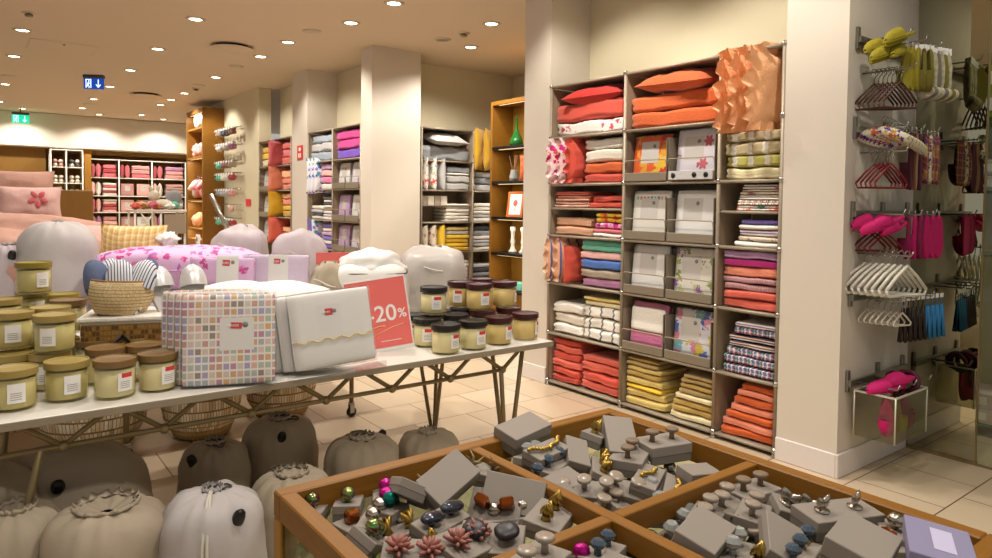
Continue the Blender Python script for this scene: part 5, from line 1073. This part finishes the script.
def knob_geo(kind):
    """(builder, material) of one furniture knob standing on z = 0"""
    b = B()
    if kind in ('disc', 'stone'): b.lathe([(0, 0), (.008, 0), (.007, .014), (.006, .02), (.016, .022), (.019, .025), (.019, .031), (.016, .033), (0, .033)], 22); return b, 'stone knob' if kind == 'disc' else 'pearl'
    if kind in ('ball', 'magenta ball', 'teal ball', 'steel ball'):
        b.lathe([(0, 0), (.007, 0), (.006, .006)], 12).lump(.018, .018, .016, 2, 22, 14, M=TR(0, 0, .02), wob=.03, seed=3); return b, {'ball': 'iridescent', 'magenta ball': 'magenta glass', 'teal ball': 'teal glass', 'steel ball': 'silver'}[kind]
    if kind == 'gold':
        b.lathe([(0, 0), (.012, 0), (.009, .01)], 12)
        for q in range(9): a = q*2.4; b.lump(.006, .006, .017, 1.6, 8, 6, M=TR(.009*math.cos(a), .009*math.sin(a), .022+.002*(q % 3), .5*math.sin(a), .5*math.cos(a), 0))
        return b, 'gold'
    if kind == 'flower':
        for q in range(16):
            a = q*2.4; e = .5+.9*(q/16); b.tube([(0, 0, .004), (.018*math.cos(a)*math.sin(e), .018*math.sin(a)*math.sin(e), .004+.02*math.cos(e)), (.033*math.cos(a)*math.sin(e), .033*math.sin(a)*math.sin(e), .006+.028*math.cos(e))], [.003, .0052, .003], 6)
        return b, 'coral pink'
    if kind == 'oval': b.lathe([(0, 0), (.008, 0), (.007, .01)], 12).lump(.032, .017, .012, 2.2, 24, 12, M=TR(0, 0, .018)); return b, 'navy glass'
    if kind == 'slate': b.lathe([(0, 0), (.008, 0), (.007, .01)], 12).lump(.027, .024, .010, 2.4, 24, 12, M=TR(0, 0, .02)); return b, 'dark slate'
    if kind == 'amber': b.box(-.017, -.013, 0, .017, .013, .03, .005); return b, 'amber glass'
    if kind == 'crystal': b.lathe([(0, 0), (.008, 0), (.007, .012), (.018, .02), (.02, .028), (.012, .038), (0, .04)], 8, sm=False); return b, 'clear crystal'
    if kind == 'blue crystal': b.lathe([(0, 0), (.008, 0), (.007, .01), (.015, .017), (.017, .024), (.010, .032), (0, .034)], 8, sm=False); return b, 'blue crystal'
    if kind == 'antler':
        for q in range(4): a = q*1.6; b.tube([(0, 0, 0), (.014*math.cos(a), .014*math.sin(a), .018), (.03*math.cos(a+.5), .03*math.sin(a+.5), .03)], [.005, .004, .0015], 6)
        return b, 'bronze metal'
    if kind == 'chain':
        for q in range(9): b.lump(.0065, .0065, .006, 2, 10, 7, M=TR(-.036+.009*q, .004*math.sin(q), .009))
        return b, 'gold'
    if kind == 'bow': b.lathe([(0, 0), (.016, 0), (.017, .004), (0, .006)], 16); b.lump(.014, .007, .02, 1.5, 8, 6, M=TR(-.01, 0, .02, 0, -.6, 0)).lump(.014, .007, .02, 1.5, 8, 6, M=TR(.01, 0, .02, 0, .6, 0)); return b, 'silver'
KM = {}
def knob_part(kind, parent, M, name='knob'):
    if kind not in KM:
        b, m_ = knob_geo(kind); b.v = [(x*.88, y*.88, z*.88) for x, y, z in b.v]; KM[kind] = b.mesh(kind); KM[kind].materials.append(MC[m_])
    return part(name, KM[kind], [], parent, M)
BOXM = {}
def knob_box(M, kind, label, L_=.095, W_=.055, H_=.034, n=2, group=None, m_='grey card', lay=1):
    t = thing('knob_box', label, 'knob box', M, group)
    key = (L_, W_, H_, m_)
    if key not in BOXM:
        BOXM[key] = [B().box(-L_/2, -W_/2, 0, L_/2, W_/2, H_*.72, .0015).mesh('tray'), B().box(-L_/2-.001, -W_/2-.001, H_*.45, L_/2+.001, W_/2+.001, H_, .0015).mesh('lid')]
        for q in BOXM[key]: q.materials.append(MC[m_])
        BOXM[key][1].materials.clear(); BOXM[key][1].materials.append(MC['grey card light' if m_ == 'grey card' else m_])
    part('tray', BOXM[key][0], [], t); part('lid', BOXM[key][1], [], t)
    if kind:
        for i in range(n): knob_part(kind, t, TR((i-(n-1)/2)*L_*.5, 0, H_, 0, 0, rnd(-.5, .5)))
    return t
def kb(px, py, z, yaw, tilt, kind, label, **kw):
    """a box whose middle shows at photo pixel px, py when lying at height z"""
    p = at(2, z+.045, px, py); return knob_box(TR(p.x, p.y, z, tilt[0], tilt[1], yaw), kind, label, **kw)
Z1 = BZ+.02; Z2 = BZ+.055
# compartment with the shiny balls (beside the sacks)
kb(312, 499, Z1+.02, .9, (.1, .1), 'ball', 'grey box with two iridescent balls in the case corner nearest the white bag')
kb(349, 494, Z1+.02, 1.0, (.0, .12), 'ball', 'grey box with two large green-gold iridescent balls by the outer rail', L_=.10)
kb(374, 512, Z1+.01, .8, (.1, 0), 'steel ball', 'grey box with silvery teal balls behind the glass partition')
kb(386, 492, Z1+.02, 1.1, (0, 0), 'magenta ball', 'grey box with bright magenta balls next to the tilted grey lid')
kb(390, 501, Z1+.02, .4, (0, 0), 'teal ball', 'grey box with a teal ball beside the magenta ones', n=1, L_=.06)
kb(404, 477, Z2+.03, 1.3, (.5, .35), None, 'plain grey box tilted upright behind the magenta balls', L_=.10, W_=.062)
kb(446, 467, Z2+.04, .15, (.55, -.35), None, 'large plain grey box tipped against the outer rail', L_=.12, W_=.075, H_=.045)
kb(432, 483, Z1+.03, .3, (0, .2), 'antler', 'grey box with dark branching knobs below the large tipped box', L_=.11)
kb(478, 462, Z2+.01, -.4, (.2, .3), 'antler', 'grey box with branching bronze knobs by the outer rail', L_=.11)
kb(524-2, 425, Z2+.04, .1, (.2, -.1), None, 'large plain grey box lying on the outer rail corner', L_=.13, W_=.08, H_=.05)
kb(498, 492, Z1+.03, -.9, (.7, 0), 'amber', 'grey box with glossy amber cube knobs', L_=.11, W_=.07)
kb(515, 478, Z2+.02, -.9, (.9, .1), None, 'plain grey box standing on edge behind the amber cubes', L_=.13, W_=.075)
kb(438, 512, Z1+.03, .3, (.25, 0), 'oval', 'grey box with two navy glass oval knobs', L_=.12)
kb(492, 528, Z1+.04, -.8, (.3, 0), 'slate', 'grey box with two dark slate flat knobs', L_=.12, W_=.075)
kb(412, 545, Z2+.01, -.6, (.15, .1), 'flower', 'grey box with pink coral-like knob, nearer the photo\'s bottom edge', L_=.11, W_=.08, n=2)
kb(462, 533, Z2+.01, .3, (.25, .1), 'flower', 'grey box with two pink coral-like knobs beside the slate ones', L_=.12, W_=.08, n=2)
kb(548, 508, Z2+.0, .5, (.15, .0), 'gold', 'grey box with two gold petal knobs near the frame crossing', L_=.11, W_=.075)
kb(358, 528, Z2, .9, (.6, .5), 'ball', 'grey box on edge with iridescent knobs near the corner post', L_=.09)
kb(352, 517, Z1, .2, (0, 0), 'amber', 'small grey box with an orange glass knob', n=1, L_=.06)
kb(555, 485, Z2, .2, (.5, .2), None, 'plain grey box leaning beside the divider', L_=.10)
p = at(2, BZ+.02, 303, 548); knob_part('ball', None, TR(max(CX0+.03, p.x), p.y, BZ+.001)); o = COL.objects[-1]; o.name = 'furniture_knob'; tag(o, 'single iridescent purple knob lying against the glass side of the case', 'knob')
# far compartment
kb(545, 443, Z2+.03, .2, (.2, 0), 'chain', 'grey box with looping gold wire knobs by the outer rail', L_=.12)
kb(530, 452, Z2, .5, (0, .2), 'crystal', 'grey box with two clear crystal knobs', L_=.10)
kb(552, 458, Z2, .4, (.1, 0), 'blue crystal', 'grey box with a row of blue crystal knobs', L_=.12, n=4)
kb(562, 472, Z1+.03, .2, (.3, 0), None, 'plain grey box near the divider crossing', L_=.10, W_=.06)
kb(574, 443, Z2+.02, .9, (.3, -.3), None, 'plain grey box tipped beside the gold wire', L_=.10)
kb(594, 428, Z2+.03, .5, (.2, .2), 'gold', 'grey box with clustered gold knobs at the far rail', L_=.10)
kb(618, 432, Z2+.03, .9, (.1, -.35), None, 'large plain grey box slanting at the centre of the far compartment', L_=.14, W_=.075, H_=.05)
kb(630, 452, Z2+.01, .5, (0, 0), 'disc', 'grey box with two flat round brown knobs, nearer one', L_=.105, W_=.08, H_=.04)
kb(662, 440, Z2+.02, -.25, (0, 0), 'disc', 'grey box with two flat round brown knobs, farther one by the rail', L_=.12, W_=.085, H_=.045)
kb(598, 462, Z2-.01, .8, (.4, 0), 'gold', 'grey box with crumpled gold knobs in the heap middle', L_=.10)
kb(596, 482, Z1+.02, -.9, (.3, 0), 'stone', 'grey box with rounded stone-like knobs', L_=.10)
kb(622, 480, Z1+.02, -.8, (.3, .2), 'stone', 'grey box with pale rounded knobs beside the pearls chain', L_=.10)
kb(646, 470, Z2, .5, (.2, 0), 'chain', 'grey box with a gold bead bar across it', L_=.13, n=1)
kb(672, 482, Z1+.02, .6, (.35, 0), 'chain', 'grey box with pearly gold bead bar near the divider', L_=.13, n=1)
kb(655, 487, Z1, .5, (.6, 0), None, 'plain grey box lying under the pearly bead bar', L_=.12)
kb(697, 468, Z2+.0, -.2, (.1, .1), None, 'plain grey box alone by the pale glass patch', L_=.09, W_=.055, H_=.045)
kb(615, 496, Z1, .1, (.2, .3), None, 'plain grey box wedged at the frame crossing', L_=.09)
kb(640, 455, Z1, .9, (.2, .3), 'antler', 'grey box with bronze branch knobs under the slanting box', L_=.10)
# near-right compartment
kb(752, 483, Z2+.0, -.1, (0, 0), 'disc', 'grey box with two mushroom knobs by the divider and rail corner', L_=.115, W_=.07)
for i, (px, py, k_, l_) in enumerate([(722, 496, 'stone', 'white-capped'), (705, 508, 'stone', 'pale grey-capped'), (752, 505, 'stone', 'silver-capped')]): kb(px, py, Z1+.03, .4, (.1, 0), k_, 'grey box with two %s mushroom knobs in the near right compartment' % l_, L_=.10, W_=.06)
kb(700, 525, Z2+.02, .3, (.3, 0), None, 'plain grey box tilted near the frame crossing, right side', L_=.13, W_=.075, H_=.045)
kb(778, 528, Z2+.02, .6, (.5, -.2), None, 'plain grey box tipped in the middle of the right compartment', L_=.12, W_=.075)
kb(790, 498, Z2, -.6, (.3, .3), 'bow', 'grey box with a curved silver bow knob', L_=.09)
kb(836, 506, Z2+.02, -.3, (.1, .05), 'bow', 'long grey box with two silver ribbon knobs along the right rail', L_=.17, W_=.07, H_=.04)
kb(855, 542, Z2+.05, .2, (.25, .0), None, 'big grey cube-like box at the bottom of the photo', L_=.13, W_=.09, H_=.06)
kb(800, 545, Z1+.03, .3, (0, .1), 'blue crystal', 'grey box with smoky blue crystal knobs', L_=.12, n=3)
kb(762, 552, Z1+.02, .1, (.1, .1), 'gold', 'grey box with old gold knobs at the photo\'s bottom', L_=.11)
kb(890, 522, Z2, .5, (.2, 0), 'steel ball', 'grey box with a steel ball knob and amber bead near the rail', L_=.08, n=1)
kb(888, 537, Z1+.02, .9, (0, 0), 'amber', 'grey box with a small amber knob near the rail', L_=.07, n=1)
kb(735, 545, Z1+.02, .4, (0, .1), 'crystal', 'grey box with clear crystal knobs at the bottom right of the crossing', L_=.11)
kb(725, 516, Z1, .8, (.2, .2), 'antler', 'grey box with twisted bronze knobs next to the crossing', L_=.11)
kb(680, 516, Z1, .5, (.2, .1), 'crystal', 'grey box with small glass knobs near the divider crossing', L_=.10)
kb(820, 530, Z1+.01, .9, (.2, .1), 'steel ball', 'grey box with dull steel knobs behind the crystal ones', L_=.10)
mat('lilac card', '#8b86a4', .5); mat('label lilac', '#c4bfdc', .4)
t = kb(938, 531, CZ+.02, .45, (.12, -.05), None, 'violet grey box with silver printed label lying on the case\'s right rail', L_=.13, W_=.095, H_=.03, m_='lilac card')
part('box_label', B().box(-.035, -.02, .0302, .04, .012, .0308), 'label lilac', t)
# near-left compartment
kb(536, 552, Z2+.05, .3, (.0, 0), 'stone', 'grey box with white ridged stone knobs at the photo\'s bottom edge', L_=.11, W_=.07)
kb(602, 545, Z2, .4, (0, .1), 'blue crystal', 'grey box with a blue and white knob under the crossing', L_=.10)
kb(620, 560, Z2+.01, .6, (.2, .2), None, 'plain grey box below the crossing at the photo\'s bottom', L_=.11, W_=.08)
kb(645, 545, Z1, .2, (0, 0), 'steel ball', 'grey box with a small round steel knob beneath the crossing', L_=.09)
kb(575, 552, Z1+.02, .9, (.2, .2), 'magenta ball', 'grey box with pink glass knobs at the photo\'s bottom edge', L_=.10)
# heap of unopened boxes that fills the rest
for i in range(46):
    cx, cy, kx, ky = [(.74, 1.14, .17, .17), (1.23, 1.14, .19, .18), (1.23, .68, .19, .18), (.74, .70, .15, .15)][i % 4]
    x, y = cx+rnd(-kx, kx), cy+rnd(-ky, ky)
    if i % 4 == 2 and x > 1.33 and y < .80: continue
    if i % 4 == 1 and x > 1.34 and y < 1.10: continue
    knob_box(TR(x, y, BZ+.004+rnd(0, .018), rnd(-.25, .25), rnd(-.25, .25), rnd(0, 3)), random.choice([None, None, 'stone', 'steel ball', 'gold', 'crystal']), 'grey knob box half buried in the heap of the %s compartment' % ['shiny ball', 'far', 'near right', 'near left'][i % 4], L_=random.choice([.09, .10, .12]), group='boxes buried in the %s compartment' % ['shiny ball', 'far', 'near right', 'near left'][i % 4])
# ------------------------------------------------------------------ far end of the shop
PK = TR(2.18, 18.12, 0)
shelf_unit('pink_shelf', 'white three-column shelf of pink linens at the far wall', 'shelf', PK, [0, .60, 1.30, 2.05], [.0, .38, .78, 1.18, 1.56, 1.98, 2.40], .36, metal='white metal', panel='oak dark', foot=False, r=.015)
PKN = 'pink far shelf'
for ci, (x0, x1) in enumerate(((.02, .58), (.62, 1.28), (1.32, 2.03))):
    for ri, z in enumerate((1.98, 1.56, 1.18, .78)):
        cn = '%s column, %s row, far pink shelf' % (['first', 'second', 'third'][ci], ['top', 'second', 'third', 'fourth'][ri])
        cols = [[['rose', 'dark rose', 'rose'], ['white', 'dark rose', 'white', 'rose', 'white'], ['pale pink', 'rose', 'dark rose', 'pale pink', 'white'], ['dusty pink', 'pale pink', 'dusty pink']],
                [['rose', 'dusty pink', 'dusty pink'], ['dusty pink'], ['dusty pink'], ['pale pink', 'dusty pink']],
                [['dusty pink', 'dusty pink', 'mauve'], ['light grey', 'dusty pink', 'grey beige', 'dusty pink'], ['dusty pink', 'grey beige', 'dusty pink'], ['grey beige', 'dusty pink']]][ci][ri]
        if ci == 1 and ri:
            for k_ in range(2): pack(PK @ TR(x0+.16+.34*k_, .03, z+.003, -.05), .28, .30, .06, ['white', 'dusty pink', 'pale pink', 'dusty pink'][(k_+ri) % 4], '%s linen pack, %s, %s' % (['white', 'dusty pink', 'pale pink', 'dusty pink'][(k_+ri) % 4], ['outer', 'inner'][k_], cn), 'packs on the far pink shelf', logo=False)
            continue
        stack(PK, x0+(.26 if ci < 2 else .30), x1-.02, z, .3, [(c_, .30/len(cols)) for c_ in cols], '@'+cn, 'towel', 'towel', layers=1)
        for k_ in range(2): cushion(PK, x0+.07+.11*k_, .13, z+.16, .3, .32, .10, [['dark rose', 'rose'], ['pale pink', 'white'], ['rose', 'pale pink'], ['dusty pink', 'mauve']][ri][k_], '%s cushion, %s' % (['outer', 'inner'][k_], cn), rot=(0, 0, 1.35), group='cushions on the far pink shelf')
WR = TR(1.42, 17.85, 0)
shelf_unit('white_rack', 'narrow white rack of rolled cloths against the wood panelling', 'shelf', WR, [0, .29, .60], [.9, 1.20, 1.52, 1.83, 2.18, 2.56], .3, metal='white metal', panel='oak light', foot=True, r=.014, back=False)
for ri, z in enumerate((2.18, 1.83, 1.52, 1.20, .9)):
    for ci in range(2):
        f = [['dusty pink', 'charcoal'], ['off white', 'off white'], ['off white', 'turquoise'], ['light grey', 'turquoise'], ['orange', 'coral']][ri][ci]
        for k_ in range(4):
            solo('rolled_cloth', B().lump(.05, .12, .045, 2.2, 14, 8), f if k_ % 3 else 'off white' if ri < 4 else f, '%s rolled cloth, %s row of the white rack, %s side, %s' % (f, ['top', 'second', 'third', 'fourth', 'lowest'][ri], ['outer', 'inner'][ci], ['lower left', 'lower right', 'upper left', 'upper right'][k_]), 'rolled cloth', WR @ TR(.09+.31*ci+.11*(k_ % 2), .14, z+.047+.086*(k_//2)), 'rolled cloths on the white rack')
# flower table
FM = TR(2.02, 11.9, 0)
t = thing('flower_table', 'pale metal table with flowers and toys before the pink shelves', 'table', FM)
part('table_top', B().box(0, 0, 1.30, .78, .6, 1.33, .004), 'white metal', t)
for x in (.03, .40, .75):
    for y in (.03, .57): part('leg', B().tube([(x, y, 0), (x, y, 1.30)], .016, 8), 'white metal', t)
part('rail', B().tube([(.03, .03, .35), (.75, .03, .35)], .012, 8), 'white metal', t); part('crossed_legs', B().tube([(.1, .03, .95), (.3, .03, 1.30)], .012, 8).tube([(.3, .03, .95), (.1, .03, 1.30)], .012, 8), 'white metal', t)
part('storage_panel', B().box(.44, -.01, .95, .76, .02, 1.26, .003), 'grey beige', t)
rr_ = random.Random(5)
for i in range(9):
    f = ['coral', 'peach', 'pale yellow', 'rose', 'salmon', 'olive yellow', 'white', 'turquoise', 'white'][i]
    solo('flower_bunch', B().lump(.07, .07, .05, 1.7, 20, 12, wob=.8, seed=90+i, wf=12), f, '%s flower or ribbon bunch on the far pale table, %s along' % (f, nth(i)), 'flowers', FM @ TR(.05+.083*i, .1+.1*(i % 3), 1.385+.02*(i % 2)), 'bunches on the flower table')
t = thing('toy_rabbit', 'cream soft toy animal sitting on the flower table', 'soft toy', FM @ TR(.40, .3, 1.331))
part('body', B().lump(.20, .13, .085, 2.2, 24, 14, M=TR(.05, 0, .085)).lump(.09, .085, .09, 2, 20, 12, M=TR(-.05, -.02, .22)), 'off white', t)
for s_ in (-1, 1): part('ear', B().lump(.03, .02, .07, 2, 12, 10, M=TR(-.05+.05*s_, -.02, .32, 0, .25*s_, 0)), 'off white', t)
solo('grey_pouf', B().lump(.12, .12, .16, 2.4, 20, 12, M=TR(0, 0, .16)), 'grey', 'rounded grey cushion stool shape on the flower table\'s inner end', 'cushion', FM @ TR(.66, .35, 1.331))
# oak cupboard with baby things
OC = Matrix.Translation((3.42, 14.55, 0)) @ R90
t = thing('oak_cupboard', 'tall open oak cupboard of pink baby things beside the far pillar', 'display case', OC)
ot = 3.2
part('side_panel', B().box(1.12, 0, 0, 1.18, .62, ot, .004), 'oak', t); part('side_panel', B().box(0, 0, 0, .06, .62, ot, .004), 'oak', t); part('top_panel', B().box(.06, 0, ot-.08, 1.12, .36, ot, .004), 'oak', t); part('back_panel', B().box(.06, .33, 0, 1.12, .37, ot-.08), 'oak light', t); part('plinth', B().box(.06, 0, 0, 1.12, .33, .75, .004), 'oak', t)
OZ = [at(0, 3.42, 196, y).z for y in (157, 200, 228)]
for z in [ot-.08]+[q-.031 for q in OZ]: cabinet_light(t, .12, 1.06, .05, z, 5)
for z in OZ: part('shelf', B().box(.06, .01, z-.03, 1.12, .33, z, .003), 'oak light', t)
for i, (z, f, l_) in enumerate([(OZ[0], 'pale pink', 'pale pink baby blanket bundle, top cupboard shelf, outer'), (OZ[0], 'dusty pink', 'dusty pink baby blanket bundle, top cupboard shelf, inner'), (OZ[2], 'peach', 'peach soft bundle on the low cupboard shelf')]):
    solo('blanket_bundle', B().lump(.2, .13, .14, 2.4, 24, 14, M=TR(0, 0, .14), wob=.35, seed=110+i, wf=5), f, l_, 'blanket', OC @ TR(.35+.45*(i % 2), .16, z+.001))
solo('blanket_bundle', B().lump(.38, .125, .16, 2.6, 30, 14, M=TR(0, 0, .16), wob=.3, seed=115, wf=5), 'off white', 'large cream blanket heaped near the cupboard top', 'blanket', OC @ TR(.58, .17, OZ[0]+.55))
part('shelf', B().box(.06, .01, OZ[0]+.52, 1.12, .33, OZ[0]+.549, .003), 'oak light', t)
for i in range(6):
    f = ['white', 'peach', 'pink', 'coral', 'pale pink', 'rose'][i]; g_ = thing('baby_garment', '%s baby garment hanging in the oak cupboard, %s along' % (f, nth(i)), 'clothes', OC @ TR(.20+.14*i, .15, OZ[1]+.42), 'baby garments in the oak cupboard')
    part('body', B().lump(.07, .10, .17, 3, 18, 12, wob=.2, seed=120+i, M=TR(0, 0, -.2)), f, g_); part('sleeve', B().tube([(0, -.06, -.08), (0, -.16, -.22)], .035, 8), f, g_); part('hanger_hook', B().tube([(0, 0, -.04), (0, 0, .05)], .004, 5), 'chrome', g_)
solo('garment_rod', B().tube([(.06, .15, OZ[1]+.47), (1.12, .15, OZ[1]+.47)], .01, 8), 'chrome', 'steel rod the baby garments hang from', 'rod', OC)
t = thing('notice_board', 'small white notice with three round symbols on the cupboard plinth', 'sign', OC @ TR(.72, -.012, .42))
part('board', B().box(0, 0, 0, .28, .01, .42, .002), 'paper', t)
for k_ in range(3): part('round_symbol', B().lathe([(0, 0), (.05, 0), (.05, .003), (0, .003)], 16, M=TR(.08, -.001, .33-.12*k_, PI/2)), 'charcoal', t)
# hooks with small packs on the far side wall
t = thing('wall_grid', 'clear wall panel with rows of hooks for baby socks', 'wall display', TR(3.78, 13.5, 0) @ R90)
part('back_rail', B().box(0, 0, .95, .03, .012, 2.95).box(.05, .004, 1.0, .08, .012, 2.9), 'rail metal', t)
GR = TR(3.78, 13.5, 0) @ R90
for r_, z in enumerate((2.78, 2.52, 2.20, 1.98, 1.70, 1.42, 1.18)):
    part('hook_rail', B().tube([(.05, -.02, z), (1.3, -.02, z)], .008, 6), 'rail metal', t)
    for i in range(8):
        if (r_ == 5 and i not in (1, 6)): continue
        f = [['grey beige', 'charcoal', 'dusty brown'], ['white', 'light grey', 'mauve'], ['turquoise', 'dusty brown', 'grey beige'], ['turquoise', 'white', 'dark rose'], ['blue grey', 'light grey', 'dusty pink'], ['grey', 'pale pink', 'pale pink'], ['turquoise', 'turquoise', 'dark rose']][r_][min(2, i//3)]
        s_ = thing('baby_sock_pack', '%s baby sock pack, hook row %s from the top, %s along' % (f, nth(r_), nth(i)), 'socks', GR @ TR(.10+.155*i, -.02, z), 'baby sock packs on the far wall')
        part('hook', B().tube([(0, 0, 0), (0, -.16, 0), (0, -.17, .02)], .004, 5), 'rail metal', s_); part('card', B().box(-.045, -.14, -.04, .045, -.135, 0), 'paper', s_)
        part('sock', B().lump(.032, .05, .055, 2.3, 12, 8, wob=.5, seed=r_*9+i, M=TR(0, -.10, -.08)), f, s_)
def wall_sign(X_, x0, y0, x1, y1, label, name='fire_sign'):
    a = at(0, X_, x0, y1); c = at(0, X_, x1, y0); t = thing(name, label, 'sign', TR(X_, a.y, a.z) @ R90); w = a.y-c.y; h = c.z-a.z
    part('panel', B().box(0, -.006, 0, w, 0, h, .001), 'label red', t)
    if h > .15: part('flame_symbol', B().lump(w*.22, .002, h*.14, 1.8, 12, 8, M=TR(w*.5, -.0075, h*.72)).box(w*.25, -.008, h*.15, w*.45, -.006, h*.45).box(w*.55, -.008, h*.15, w*.7, -.006, h*.45), 'paper', t)
wall_sign(3.797, 297.5, 145, 303, 160, 'red fire equipment sign on the slim pillar between purple and coral shelves')
wall_sign(3.797, 246, 199, 251, 206, 'small red call point plate on the far side wall', 'call_point')
